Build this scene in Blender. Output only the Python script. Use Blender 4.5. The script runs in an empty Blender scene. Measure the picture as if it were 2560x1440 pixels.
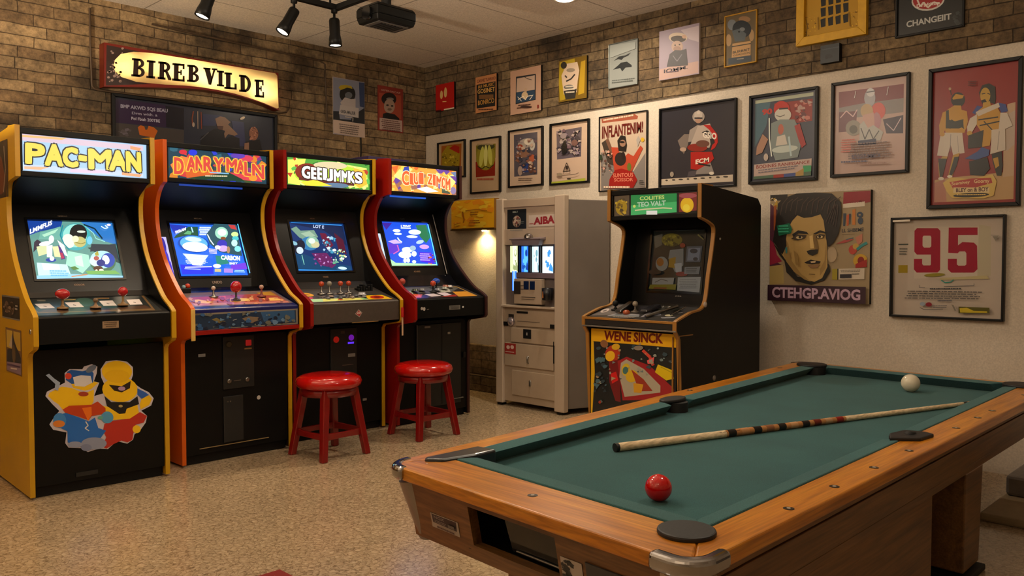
import bpy, math, random
from mathutils import Vector, Matrix
R=math.radians
scene=bpy.context.scene
COL=scene.collection
# ------------------------------------------------------------------ camera (2560x1440 frame)
F=2081.;CX,CY=1280.,720.;CAMH=1.14
_a=R(44.3);_p=R(2.06)
_fw=Vector((math.cos(_a),math.sin(_a),0));RT=Vector((math.sin(_a),-math.cos(_a),0))
FD=_fw*math.cos(_p)+Vector((0,0,-math.sin(_p)));UP=_fw*math.sin(_p)+Vector((0,0,math.cos(_p)))
CAM=Vector((0,0,CAMH))
cd=bpy.data.cameras.new('camera');cam=bpy.data.objects.new('camera',cd);COL.objects.link(cam)
cd.sensor_width=36;cd.lens=36*F/2560;cd.clip_start=.02
cam.matrix_world=Matrix(((RT.x,UP.x,-FD.x,0),(RT.y,UP.y,-FD.y,0),(RT.z,UP.z,-FD.z,CAMH),(0,0,0,1)))
scene.camera=cam
def ray(x,y): return FD+RT*((x-CX)/F)-UP*((y-CY)/F)
def onaxis(x,y,ax,val):
    d=ray(x,y);return CAM+d*((val-CAM[ax])/d[ax])
# ------------------------------------------------------------------ materials
def lin(c):
    return tuple(((v/255)/12.92 if v/255<=.04045 else ((v/255+.055)/1.055)**2.4) for v in c)
HEX={}
def rgb(c):
    if isinstance(c,str):
        c=c.lstrip('#')
        if len(c)==3: c=''.join(k*2 for k in c)
        return tuple(int(c[i:i+2],16) for i in (0,2,4))
    return c
MC={}
GA=1.18
def mat(c,rough=.5,emit=0,metal=0,coat=0,gain=1.0,bump=0,bscale=80,spec=.5,mottle=0):
    c=rgb(c);key=(c,rough,emit,metal,coat,gain,bump,bscale,spec,mottle)
    if key in MC: return MC[key]
    m=bpy.data.materials.new('paint');m.use_nodes=True
    nt=m.node_tree;b=nt.nodes['Principled BSDF']
    l=tuple(min(.92,v*gain) for v in lin(c))
    b.inputs['Base Color'].default_value=(*l,1)
    b.inputs['Roughness'].default_value=rough;b.inputs['Metallic'].default_value=metal
    b.inputs['Specular IOR Level'].default_value=spec
    if coat: b.inputs['Coat Weight'].default_value=coat;b.inputs['Coat Roughness'].default_value=.08
    if emit:
        b.inputs['Base Color'].default_value=(.01,.01,.01,1)
        b.inputs['Emission Color'].default_value=(*lin(c),1);b.inputs['Emission Strength'].default_value=emit
    if bump or mottle:
        tc=nt.nodes.new('ShaderNodeTexCoord');n=nt.nodes.new('ShaderNodeTexNoise');n.inputs['Scale'].default_value=bscale
        n.inputs['Detail'].default_value=4
        nt.links.new(tc.outputs['Object'],n.inputs['Vector'])
        if bump:
            bp=nt.nodes.new('ShaderNodeBump');bp.inputs['Strength'].default_value=bump;bp.inputs['Distance'].default_value=.004
            nt.links.new(n.outputs['Fac'],bp.inputs['Height']);nt.links.new(bp.outputs['Normal'],b.inputs['Normal'])
        if mottle:
            mx=nt.nodes.new('ShaderNodeMix');mx.data_type='RGBA'
            mx.inputs['A'].default_value=(*[v*(1-mottle) for v in l],1);mx.inputs['B'].default_value=(*[min(.95,v*(1+mottle)) for v in l],1)
            nt.links.new(n.outputs['Fac'],mx.inputs['Factor']);nt.links.new(mx.outputs['Result'],b.inputs['Base Color'])
    MC[key]=m;return m
def node_mat(name):
    m=bpy.data.materials.new(name);m.use_nodes=True
    nt=m.node_tree;return m,nt,nt.nodes['Principled BSDF']
def N(nt,t,**kw):
    n=nt.nodes.new('ShaderNode'+t)
    for k,v in kw.items():
        if k in n.inputs: n.inputs[k].default_value=v
        else: setattr(n,k,v)
    return n
def ramp(nt,stops):
    r=nt.nodes.new('ShaderNodeValToRGB');e=r.color_ramp.elements
    while len(e)<len(stops): e.new(.5)
    for i,(p,c) in enumerate(stops):
        e[i].position=p;e[i].color=(*c,1)
    return r
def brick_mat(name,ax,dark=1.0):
    m,nt,b=node_mat(name);L=nt.links.new
    tc=N(nt,'TexCoord');sp=N(nt,'SeparateXYZ');cb=N(nt,'CombineXYZ')
    L(tc.outputs['Object'],sp.inputs[0]);L(sp.outputs[ax],cb.inputs[0]);L(sp.outputs[2],cb.inputs[1])
    wob=N(nt,'TexNoise',Scale=3.0,Detail=2.0);L(tc.outputs['Object'],wob.inputs['Vector'])
    va=N(nt,'VectorMath',operation='MULTIPLY_ADD');va.inputs[1].default_value=(.035,.03,0)
    L(wob.outputs['Color'],va.inputs[0]);L(cb.outputs[0],va.inputs[2])
    br=N(nt,'TexBrick',Scale=1.0);br.inputs['Brick Width'].default_value=.215;br.inputs['Row Height'].default_value=.071
    br.inputs['Mortar Size'].default_value=.0038;br.inputs['Mortar Smooth'].default_value=.9;br.inputs['Bias'].default_value=0
    br.offset=.43;br.squash=1.5;br.squash_frequency=3
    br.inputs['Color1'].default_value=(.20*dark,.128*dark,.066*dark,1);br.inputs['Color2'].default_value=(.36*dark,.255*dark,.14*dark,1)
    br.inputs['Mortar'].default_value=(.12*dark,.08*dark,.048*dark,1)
    L(va.outputs[0],br.inputs['Vector'])
    n1=N(nt,'TexNoise',Scale=2.6,Detail=8.0,Roughness=.62);L(tc.outputs['Object'],n1.inputs['Vector'])
    n2=N(nt,'TexNoise',Scale=28.0,Detail=8.0,Roughness=.7);L(tc.outputs['Object'],n2.inputs['Vector'])
    r1=ramp(nt,[(.34,(.30,.29,.28)),(.47,(.85,.82,.78)),(.66,(1.3,1.26,1.18))]);L(n1.outputs['Fac'],r1.inputs[0])
    r2=ramp(nt,[(.32,(.45,.45,.45)),(.68,(1.45,1.45,1.42))]);L(n2.outputs['Fac'],r2.inputs[0])
    m1=N(nt,'Mix',data_type='RGBA',blend_type='MULTIPLY');m1.inputs[0].default_value=1;L(br.outputs['Color'],m1.inputs['A']);L(r1.outputs[0],m1.inputs['B'])
    m2=N(nt,'Mix',data_type='RGBA',blend_type='MULTIPLY');m2.inputs[0].default_value=1;L(m1.outputs['Result'],m2.inputs['A']);L(r2.outputs[0],m2.inputs['B'])
    L(m2.outputs['Result'],b.inputs['Base Color']);b.inputs['Roughness'].default_value=.85
    hm=N(nt,'Math',operation='MULTIPLY_ADD');L(n2.outputs['Fac'],hm.inputs[0]);hm.inputs[1].default_value=.45
    inv=N(nt,'Math',operation='SUBTRACT');inv.inputs[0].default_value=1.0;L(br.outputs['Fac'],inv.inputs[1]);L(inv.outputs[0],hm.inputs[2])
    h2=N(nt,'Math',operation='MULTIPLY_ADD');L(n1.outputs['Fac'],h2.inputs[0]);h2.inputs[1].default_value=.6;L(hm.outputs[0],h2.inputs[2])
    bp=N(nt,'Bump',Strength=.8,Distance=.018);L(h2.outputs[0],bp.inputs['Height']);L(bp.outputs['Normal'],b.inputs['Normal'])
    return m
def plaster_mat():
    m,nt,b=node_mat('plaster');L=nt.links.new
    tc=N(nt,'TexCoord');n1=N(nt,'TexNoise',Scale=1.3,Detail=4.0);n2=N(nt,'TexNoise',Scale=120.0,Detail=3.0)
    L(tc.outputs['Object'],n1.inputs['Vector']);L(tc.outputs['Object'],n2.inputs['Vector'])
    r=ramp(nt,[(.3,(.56,.48,.38)),(.7,(.66,.58,.48))]);L(n1.outputs['Fac'],r.inputs[0])
    r2=ramp(nt,[(.3,(.88,.88,.88)),(.7,(1.08,1.08,1.08))]);L(n2.outputs['Fac'],r2.inputs[0])
    mm=N(nt,'Mix',data_type='RGBA',blend_type='MULTIPLY');mm.inputs[0].default_value=1;L(r.outputs[0],mm.inputs['A']);L(r2.outputs[0],mm.inputs['B'])
    L(mm.outputs['Result'],b.inputs['Base Color']);b.inputs['Roughness'].default_value=.9
    bp=N(nt,'Bump',Strength=.25,Distance=.004);L(n2.outputs['Fac'],bp.inputs['Height']);L(bp.outputs['Normal'],b.inputs['Normal'])
    return m
def ceiling_mat():
    m,nt,b=node_mat('ceiling_tile');L=nt.links.new
    tc=N(nt,'TexCoord');br=N(nt,'TexBrick',Scale=1.0);br.offset=0;br.inputs['Brick Width'].default_value=1.2;br.inputs['Row Height'].default_value=.6
    br.inputs['Mortar Size'].default_value=.006;br.inputs['Mortar Smooth'].default_value=.3
    br.inputs['Color1'].default_value=(.78,.70,.60,1);br.inputs['Color2'].default_value=(.74,.66,.56,1);br.inputs['Mortar'].default_value=(.36,.31,.25,1)
    L(tc.outputs['Object'],br.inputs['Vector'])
    n2=N(nt,'TexNoise',Scale=90.0,Detail=4.0);L(tc.outputs['Object'],n2.inputs['Vector'])
    r2=ramp(nt,[(.35,(.86,.86,.86)),(.65,(1.1,1.1,1.1))]);L(n2.outputs['Fac'],r2.inputs[0])
    mm=N(nt,'Mix',data_type='RGBA',blend_type='MULTIPLY');mm.inputs[0].default_value=1;L(br.outputs['Color'],mm.inputs['A']);L(r2.outputs[0],mm.inputs['B'])
    L(mm.outputs['Result'],b.inputs['Base Color']);b.inputs['Roughness'].default_value=.95
    bp=N(nt,'Bump',Strength=.3,Distance=.004);L(n2.outputs['Fac'],bp.inputs['Height']);L(bp.outputs['Normal'],b.inputs['Normal'])
    return m
def floor_mat():
    m,nt,b=node_mat('chip_floor');L=nt.links.new
    tc=N(nt,'TexCoord')
    w=N(nt,'TexNoise',Scale=30.0,Detail=2.0);L(tc.outputs['Object'],w.inputs['Vector'])
    va=N(nt,'VectorMath',operation='MULTIPLY_ADD');va.inputs[1].default_value=(.05,.05,.05);L(w.outputs['Color'],va.inputs[0]);L(tc.outputs['Object'],va.inputs[2])
    v=N(nt,'TexVoronoi',Scale=36.0);v.feature='DISTANCE_TO_EDGE';L(va.outputs[0],v.inputs['Vector'])
    v2=N(nt,'TexVoronoi',Scale=36.0);L(va.outputs[0],v2.inputs['Vector'])
    n1=N(nt,'TexNoise',Scale=1.6,Detail=3.0);L(tc.outputs['Object'],n1.inputs['Vector'])
    n3=N(nt,'TexNoise',Scale=60.0,Detail=3.0);L(tc.outputs['Object'],n3.inputs['Vector'])
    base=ramp(nt,[(.3,(.34,.25,.155)),(.55,(.47,.36,.235)),(.75,(.58,.465,.33))]);L(n3.outputs['Fac'],base.inputs[0])
    edge=ramp(nt,[(.0,(.50,.46,.42)),(.03,(.68,.65,.62)),(.08,(1,1,1))]);L(v.outputs['Distance'],edge.inputs[0])
    cr=ramp(nt,[(.0,(.85,.84,.82)),(1,(1.12,1.1,1.08))]);L(v2.outputs['Color'],cr.inputs[0])
    big=ramp(nt,[(.3,(.9,.89,.88)),(.7,(1.06,1.05,1.03))]);L(n1.outputs['Fac'],big.inputs[0])
    last=base.outputs[0]
    for o in (edge.outputs[0],cr.outputs[0],big.outputs[0]):
        mm=N(nt,'Mix',data_type='RGBA',blend_type='MULTIPLY');mm.inputs[0].default_value=1;L(last,mm.inputs['A']);L(o,mm.inputs['B']);last=mm.outputs['Result']
    L(last,b.inputs['Base Color']);b.inputs['Roughness'].default_value=.2;b.inputs['Specular IOR Level'].default_value=.7
    bp=N(nt,'Bump',Strength=.08,Distance=.002);L(n3.outputs['Fac'],bp.inputs['Height']);L(bp.outputs['Normal'],b.inputs['Normal'])
    return m
def wood_mat(name,ax,c0,c1,c2,rough=.3,coat=.5):
    m,nt,b=node_mat(name);L=nt.links.new
    tc=N(nt,'TexCoord');mp=N(nt,'Mapping');s=[14,14,14];s[ax]=1.1;mp.inputs['Scale'].default_value=s
    L(tc.outputs['Object'],mp.inputs['Vector'])
    n=N(nt,'TexNoise',Scale=1.6,Detail=6.0,Distortion=1.2);L(mp.outputs[0],n.inputs['Vector'])
    mp2=N(nt,'Mapping');s2=[160,160,160];s2[ax]=5;mp2.inputs['Scale'].default_value=s2;L(tc.outputs['Object'],mp2.inputs['Vector'])
    n2=N(nt,'TexNoise',Scale=1.0,Detail=3.0);L(mp2.outputs[0],n2.inputs['Vector'])
    r=ramp(nt,[(.25,c0),(.5,c1),(.75,c2)]);L(n.outputs['Fac'],r.inputs[0])
    r2=ramp(nt,[(.35,(.72,.7,.66)),(.6,(1.06,1.06,1.06))]);L(n2.outputs['Fac'],r2.inputs[0])
    mm=N(nt,'Mix',data_type='RGBA',blend_type='MULTIPLY');mm.inputs[0].default_value=1;L(r.outputs[0],mm.inputs['A']);L(r2.outputs[0],mm.inputs['B'])
    L(mm.outputs['Result'],b.inputs['Base Color']);b.inputs['Roughness'].default_value=rough
    b.inputs['Coat Weight'].default_value=coat;b.inputs['Coat Roughness'].default_value=.15
    return m
def cloth_mat(name,c):
    m,nt,b=node_mat(name);L=nt.links.new
    tc=N(nt,'TexCoord');n=N(nt,'TexNoise',Scale=420.0,Detail=3.0);n1=N(nt,'TexNoise',Scale=4.0,Detail=4.0)
    L(tc.outputs['Object'],n.inputs['Vector']);L(tc.outputs['Object'],n1.inputs['Vector'])
    r=ramp(nt,[(.3,tuple(v*.7 for v in c)),(.7,tuple(v*1.3 for v in c))]);L(n.outputs['Fac'],r.inputs[0])
    r1=ramp(nt,[(.3,(.85,.85,.85)),(.7,(1.15,1.15,1.1))]);L(n1.outputs['Fac'],r1.inputs[0])
    mm=N(nt,'Mix',data_type='RGBA',blend_type='MULTIPLY');mm.inputs[0].default_value=1;L(r.outputs[0],mm.inputs['A']);L(r1.outputs[0],mm.inputs['B'])
    L(mm.outputs['Result'],b.inputs['Base Color']);b.inputs['Roughness'].default_value=.95
    b.inputs['Sheen Weight'].default_value=.25;b.inputs['Sheen Tint'].default_value=(.5,.7,.65,1);b.inputs['Specular IOR Level'].default_value=.15
    bp=N(nt,'Bump',Strength=.2,Distance=.001);L(n.outputs['Fac'],bp.inputs['Height']);L(bp.outputs['Normal'],b.inputs['Normal'])
    return m
BLACK=mat('#0b0b0a',.45,mottle=.25,bscale=30,spec=.22)
LINER=mat('#0c0b0b',.4,spec=.25)
BLACKG=mat('#0b0b0c',.12,coat=.3)
BLACKM=mat('#0a0a0a',.6,spec=.3)
CHROME=mat('#b0b0b4',.09,metal=1)
STEEL=mat('#8f8b86',.35,metal=1,bump=.1,bscale=200)
YELLOW=mat('#c4940a',.4,mottle=.12,bscale=6,bump=.15)
ORANGE=mat('#d25c0a',.3,mottle=.1,bscale=5)
REDP=mat('#8c120a',.3,mottle=.12,bscale=6)
REDSEAT=mat('#b8100b',.16,coat=.6,bump=.12,bscale=60)
REDWOOD=mat('#7e0c0c',.28,coat=.4,mottle=.18,bscale=14)
# ------------------------------------------------------------------ mesh builder
class MB:
    def __init__(s): s.v=[];s.f=[];s.mi=[];s.sm=[]
    def add(s,vs,fs,mi=0,smooth=False):
        o=len(s.v);s.v+=[tuple(p) for p in vs]
        for f in fs: s.f.append([o+i for i in f]);s.mi.append(mi);s.sm.append(smooth)
        return s
    def box(s,x0,x1,y0,y1,z0,z1,mi=0):
        v=[(x0,y0,z0),(x1,y0,z0),(x1,y1,z0),(x0,y1,z0),(x0,y0,z1),(x1,y0,z1),(x1,y1,z1),(x0,y1,z1)]
        return s.add(v,[(0,3,2,1),(4,5,6,7),(0,1,5,4),(1,2,6,5),(2,3,7,6),(3,0,4,7)],mi)
    def hexa(s,bot,top,mi=0):
        return s.add(list(bot)+list(top),[(0,3,2,1),(4,5,6,7),(0,1,5,4),(1,2,6,5),(2,3,7,6),(3,0,4,7)],mi)
    def prism(s,pts,x0,x1,mi=0):   # pts in (y,z) extruded along x
        n=len(pts);a=sum(pts[i][0]*pts[(i+1)%n][1]-pts[(i+1)%n][0]*pts[i][1] for i in range(n))
        if a<0: pts=pts[::-1]
        v=[(x0,y,z) for y,z in pts]+[(x1,y,z) for y,z in pts]
        f=[tuple(range(n))[::-1],tuple(range(n,2*n))]+[(i,(i+1)%n,n+(i+1)%n,n+i) for i in range(n)]
        return s.add(v,f,mi)
    def slab(s,pts,z0,z1,mi=0):   # pts in (x,y)
        n=len(pts);a=sum(pts[i][0]*pts[(i+1)%n][1]-pts[(i+1)%n][0]*pts[i][1] for i in range(n))
        if a<0: pts=pts[::-1]
        v=[(x,y,z0) for x,y in pts]+[(x,y,z1) for x,y in pts]
        f=[tuple(range(n))[::-1],tuple(range(n,2*n))]+[(i,(i+1)%n,n+(i+1)%n,n+i) for i in range(n)]
        return s.add(v,f,mi)
    def lathe(s,prof,c=(0,0,0),n=24,axis=(0,0,1),mi=0,sx=1,sy=1):
        ax=Vector(axis).normalized();t=Vector((1,0,0)) if abs(ax.x)<.9 else Vector((0,1,0))
        u=(t-ax*t.dot(ax)).normalized();w=ax.cross(u);c=Vector(c);vs=[];fs=[]
        for r,h in prof:
            for k in range(n):
                a=2*math.pi*k/n;vs.append(c+ax*h+u*(r*sx*math.cos(a))+w*(r*sy*math.sin(a)))
        for i in range(len(prof)-1):
            for k in range(n):
                k2=(k+1)%n;fs.append((i*n+k,i*n+k2,(i+1)*n+k2,(i+1)*n+k))
        s.add(vs,fs,mi,True)
        m=len(prof)
        s.add(vs[:n],[tuple(range(n))[::-1]],mi);s.add(vs[(m-1)*n:],[tuple(range(n))],mi)
        return s
    def tube(s,pts,r,n=10,mi=0,r2=None):
        pts=[Vector(p) for p in pts];m=len(pts);vs=[];fs=[];prev=None
        for i,p in enumerate(pts):
            d=(pts[min(i+1,m-1)]-pts[max(i-1,0)]).normalized()
            t=Vector((0,0,1)) if abs(d.z)<.9 else Vector((1,0,0))
            u=d.cross(t).normalized() if prev is None else (prev-d*prev.dot(d)).normalized()
            prev=u;w=d.cross(u);rr=r if r2 is None else r+(r2-r)*i/(m-1)
            for k in range(n):
                a=2*math.pi*k/n;vs.append(p+u*(rr*math.cos(a))+w*(rr*math.sin(a)))
        for i in range(m-1):
            for k in range(n):
                k2=(k+1)%n;fs.append((i*n+k,i*n+k2,(i+1)*n+k2,(i+1)*n+k))
        s.add(vs,fs,mi,True);s.add(vs[:n],[tuple(range(n))[::-1]],mi);s.add(vs[-n:],[tuple(range(n))],mi)
        return s
    def ball(s,c,r,mi=0,n=24,sz=1):
        prof=[(max(1e-4,r*math.sin(math.pi*i/16)),-r*sz*math.cos(math.pi*i/16)) for i in range(17)]
        return s.lathe(prof,c,n,mi=mi)
    def build(s,name,mats,parent=None,bevel=0,label=None,loc=None,seg=2):
        me=bpy.data.meshes.new(name);me.from_pydata([tuple(p) for p in s.v],[],s.f)
        if not isinstance(mats,(list,tuple)): mats=[mats]
        for m in mats: me.materials.append(m)
        me.polygons.foreach_set('material_index',s.mi);me.polygons.foreach_set('use_smooth',s.sm)
        me.update();me.validate()
        o=bpy.data.objects.new(name,me);COL.objects.link(o)
        if parent is not None: o.parent=parent
        if loc is not None: o.location=loc
        if label: o['label']=label
        if bevel:
            md=o.modifiers.new('bevel','BEVEL');md.width=bevel;md.segments=seg;md.limit_method='ANGLE';md.angle_limit=R(40)
        return o
def thing(name,label,cat,loc=(0,0,0),rz=0,group=None):
    o=bpy.data.objects.new(name,None);COL.objects.link(o);o.location=loc;o.rotation_euler=(0,0,rz);o.empty_display_size=.1
    o['label']=label;o['category']=cat
    if group:o['group']=group
    return o
def tag(o,label,cat,group=None):
    o['label']=label;o['category']=cat
    if group:o['group']=group
    return o
def struct(o): o['kind']='structure';return o
# ------------------------------------------------------------------ lettering and printed art
TX={}
def text_geo(txt,bold=.018):
    k=(txt,bold)
    if k in TX: return TX[k]
    cu=bpy.data.curves.new('lettering','FONT');cu.body=txt;cu.size=1;cu.offset=bold;cu.resolution_u=3
    o=bpy.data.objects.new('lettering',cu);COL.objects.link(o)
    dg=bpy.context.evaluated_depsgraph_get();dg.update()
    me=o.evaluated_get(dg).to_mesh()
    vs=[(v.co.x,v.co.y) for v in me.vertices];fs=[tuple(p.vertices) for p in me.polygons]
    o.evaluated_get(dg).to_mesh_clear();bpy.data.objects.remove(o);bpy.data.curves.remove(cu)
    if not vs: vs,fs=[(0,0),(1,0),(1,1)],[(0,1,2)]
    x0=min(v[0] for v in vs);x1=max(v[0] for v in vs);y0=min(v[1] for v in vs);y1=max(v[1] for v in vs)
    vs=[((x-x0)/max(1e-6,x1-x0),(y-y0)/max(1e-6,y1-y0)) for x,y in vs]
    TX[k]=(vs,fs);return TX[k]
class Art:
    """printed picture; shapes are given in the pixels of a crop of the photograph and stored in 0..1 units of the print"""
    def __init__(s,quad,crop=(0,0,1)):
        s.q=quad;s.c=crop;s.sh=[]
    def uv(s,x,y):
        X=s.c[0]+x*s.c[2];Y=s.c[1]+y*s.c[2];(a,b,c,d)=s.q;u=v=.5
        for _ in range(6):
            xl=d[0]+(a[0]-d[0])*v;xr=c[0]+(b[0]-c[0])*v;u=(X-xl)/(xr-xl)
            yt=a[1]+(b[1]-a[1])*u;yb=d[1]+(c[1]-d[1])*u;v=(Y-yb)/(yt-yb)
        return (min(1,max(0,u)),min(1,max(0,v)))
    def poly(s,col,pts): s.sh.append((col,[s.uv(*p) for p in pts],None));return s
    def bg(s,col): s.sh.append((col,[(0,0),(1,0),(1,1),(0,1)],None));return s
    def rect(s,col,x0,y0,x1,y1): return s.poly(col,[(x0,y0),(x1,y0),(x1,y1),(x0,y1)])
    def ur(s,col,u0,v0,u1,v1): s.sh.append((col,[(u0,v0),(u1,v0),(u1,v1),(u0,v1)],None));return s
    def ell(s,col,cx,cy,rx,ry,rot=0,n=22,a0=0,a1=360):
        pts=[];k=R(rot);m=n if a1-a0<360 else n-1
        for i in range(n):
            a=R(a0+(a1-a0)*i/m) if a1-a0<360 else R(360*i/n)
            x,y=rx*math.cos(a),ry*math.sin(a);pts.append((cx+x*math.cos(k)-y*math.sin(k),cy+x*math.sin(k)+y*math.cos(k)))
        return s.poly(col,pts)
    def line(s,col,pts,w):
        for (x0,y0),(x1,y1) in zip(pts[:-1],pts[1:]):
            l=math.hypot(x1-x0,y1-y0) or 1;nx,ny=-(y1-y0)/l*w/2,(x1-x0)/l*w/2
            s.poly(col,[(x0+nx,y0+ny),(x1+nx,y1+ny),(x1-nx,y1-ny),(x0-nx,y0-ny)])
        return s
    def text(s,col,txt,L,Rr,bold=.018):   # L=(x,ytop,ybottom) on the left, Rr on the right
        vs,fs=text_geo(txt,bold);out=[]
        for u,v in vs:
            x=L[0]+(Rr[0]-L[0])*u;yt=L[1]+(Rr[1]-L[1])*u;yb=L[2]+(Rr[2]-L[2])*u
            out.append(s.uv(x,yb+(yt-yb)*v))
        s.sh.append((col,out,fs));return s
    def glyphs(s,col,polys):
        for p in polys: s.poly(col,p)
        return s
    def scribble(s,col,x0,y0,x1,y1,rows,seed=1,slope=0,fill=.5):   # rows of tiny unreadable print
        rd=random.Random(seed);h=(y1-y0)/rows
        for r in range(rows):
            x=x0+rd.random()*.08*(x1-x0);y=y0+r*h
            e=x1-rd.random()*.15*(x1-x0)
            while x<e:
                w=(x1-x0)*(.02+.05*rd.random());yy=y+slope*(x-x0)
                s.poly(col,[(x,yy+h*.1),(min(x+w,e),yy+h*.1+slope*w),(min(x+w,e),yy+h*(.1+fill)+slope*w),(x,yy+h*(.1+fill))]);x+=w*1.25
        return s
    def specks(s,cols,x0,y0,x1,y1,n,r,seed=1):
        rd=random.Random(seed)
        for i in range(n):
            cx=x0+(x1-x0)*rd.random();cy=y0+(y1-y0)*rd.random();k=3+rd.randrange(4);a0=rd.random()*6;rr=r*(.4+rd.random())
            s.poly(cols[i%len(cols)],[(cx+rr*(.6+.5*rd.random())*math.cos(a0+6.283*j/k),cy+rr*(.5+.5*rd.random())*math.sin(a0+6.283*j/k)) for j in range(k)])
        return s
    def put(s,mb,O,U,V,w,h,mats,keys,rough=.35,emit=0,coat=0,gain=None,eps=.00012,off=0):
        U=Vector(U);V=Vector(V);Nn=U.cross(V).normalized();O=Vector(O)
        for i,(col,pts,fs) in enumerate(s.sh):
            k=(rgb(col),rough,emit,coat)
            if k not in keys:
                keys[k]=len(mats);mats.append(mat(col,rough,emit,0,coat,gain if gain is not None else GA))
            vs=[O+U*(p[0]*w)+V*(p[1]*h)+Nn*(off+eps*i) for p in pts]
            if fs is None:
                a=sum(pts[j][0]*pts[(j+1)%len(pts)][1]-pts[(j+1)%len(pts)][0]*pts[j][1] for j in range(len(pts)))
                if a<0: vs=vs[::-1]
                fs=[tuple(range(len(vs)))]
            mb.add(vs,fs,keys[k])
def art_obj(art,name,O,U,V,w,h,parent,rough=.35,emit=0,coat=0,gain=None,label=None,thick=0,back=None,eps=.00012):
    mb=MB();mats=[];keys={}
    if thick:
        mats.append(back or BLACKM);U_=Vector(U);V_=Vector(V);Nn=U_.cross(V_).normalized();O_=Vector(O)
        q=[O_,O_+U_*w,O_+U_*w+V_*h,O_+V_*h]
        mb.hexa([p for p in q],[p+Nn*thick for p in q],0)
    art.put(mb,O,U,V,w,h,mats,keys,rough,emit,coat,gain,eps,off=thick+.0002)
    return mb.build(name,mats,parent,label=label)
# ------------------------------------------------------------------ room
WX=4.93;WY=5.91;CH=2.87;X0=-2.2;Y0=-2.4;BZ=2.253
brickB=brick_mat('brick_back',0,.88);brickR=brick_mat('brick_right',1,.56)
plaster=plaster_mat()
struct(MB().box(X0-.1,WX+.1,Y0-.1,WY+.1,-.1,0).build('floor',floor_mat()))
struct(MB().box(X0-.1,WX+.1,Y0-.1,WY+.1,CH,CH+.1).build('ceiling',ceiling_mat()))
struct(MB().box(X0,WX,WY,WY+.1,0,CH).build('wall_back',brickB))
struct(MB().box(WX,WX+.1,Y0,WY,0,BZ).build('wall_right',plaster))
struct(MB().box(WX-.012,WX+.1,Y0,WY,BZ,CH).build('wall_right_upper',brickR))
struct(MB().box(X0-.1,X0,Y0,WY,0,CH).build('wall_left',plaster))
struct(MB().box(X0,WX,Y0-.1,Y0,0,CH).build('wall_front',plaster))
# low exposed masonry at the foot of the right wall beside the vending machine, and the low step under the far end of the table
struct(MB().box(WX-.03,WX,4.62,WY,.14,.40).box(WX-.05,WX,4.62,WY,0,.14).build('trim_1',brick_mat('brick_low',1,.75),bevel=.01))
stepm=mat('#8d7a5c',.8,mottle=.2,bscale=25,bump=.3)
struct(MB().box(3.98,WX,Y0,1.05,0,.035).build('trim_2',stepm,bevel=.01))
struct(MB().box(4.36,WX,Y0,1.04,.035,.13).build('trim_3',mat('#77706a',.8,mottle=.25,bscale=30,bump=.3),bevel=.015))
# ------------------------------------------------------------------ wall pictures
def wall_rect(quad,wall,d):
    p=[onaxis(*q,0 if wall=='R' else 1,(WX if wall=='R' else WY)-d) for q in quad]
    z1=(p[0].z+p[1].z)/2;z0=(p[2].z+p[3].z)/2
    if wall=='R': a=(p[0].y+p[3].y)/2;b=(p[1].y+p[2].y)/2
    else: a=(p[0].x+p[3].x)/2;b=(p[1].x+p[2].x)/2
    return a,b,z0,z1
def picture(quad,wall,art,name,label,cat,frame=None,fw=.014,d=.022,rough=.4,coat=0,group=None,thick=.006,back=None,mount=.0,w0=0):
    base=mount+w0
    a,b,z0,z1=wall_rect(quad,wall,base+d)
    w=abs(b-a);h=z1-z0
    if wall=='R': U=Vector((0,-1,0));O=Vector((WX-base,a,z0));Nn=Vector((-1,0,0))
    else: U=Vector((1,0,0));O=Vector((a,WY-base,z0));Nn=Vector((0,-1,0))
    V=Vector((0,0,1))
    root=thing(name,label,cat,O,0,group)
    def P(u,v,n): return U*u+V*v+Nn*n
    if frame:
        mb=MB()
        for (u0,v0),(u1,v1),(u2,v2),(u3,v3) in ([(0,0),(w,0),(w-fw,fw),(fw,fw)],[(w,0),(w,h),(w-fw,h-fw),(w-fw,fw)],[(w,h),(0,h),(fw,h-fw),(w-fw,h-fw)],[(0,h),(0,0),(fw,fw),(fw,h-fw)]):
            q=[(u0,v0),(u1,v1),(u2,v2),(u3,v3)]
            mb.hexa([P(u,v,0) for u,v in q],[P(u,v,d) for u,v in q])
        mb.build('frame',frame,root,bevel=.0025)
        art_obj(art,'print',P(fw*.8,fw*.8,.004),U,V,w-1.6*fw,h-1.6*fw,root,rough,0,coat,thick=.004,back=back)
    else:
        art_obj(art,'print',P(0,0,0),U,V,w,h,root,rough,0,coat,thick=max(thick,d-.002),back=back)
    return root
K1=(1060,0,.361);K2=(1480,0,.3473);K3=(1960,0,.375);K4=(1880,440,.27778);KT=(440,0,.27344);KS=(200,80,.21875)
FB='#0d0d0e'
frameB=mat('#0a0a0b',.4,spec=.3);frameG=mat('#7d8583',.35,metal=.6);frameGold=mat('#a87c1c',.4,gain=1.3);frameW=mat('#b9aa9a',.5)
frameY=mat('#b58a14',.5,mottle=.2,bscale=25,bump=.3,gain=1.3)
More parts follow.
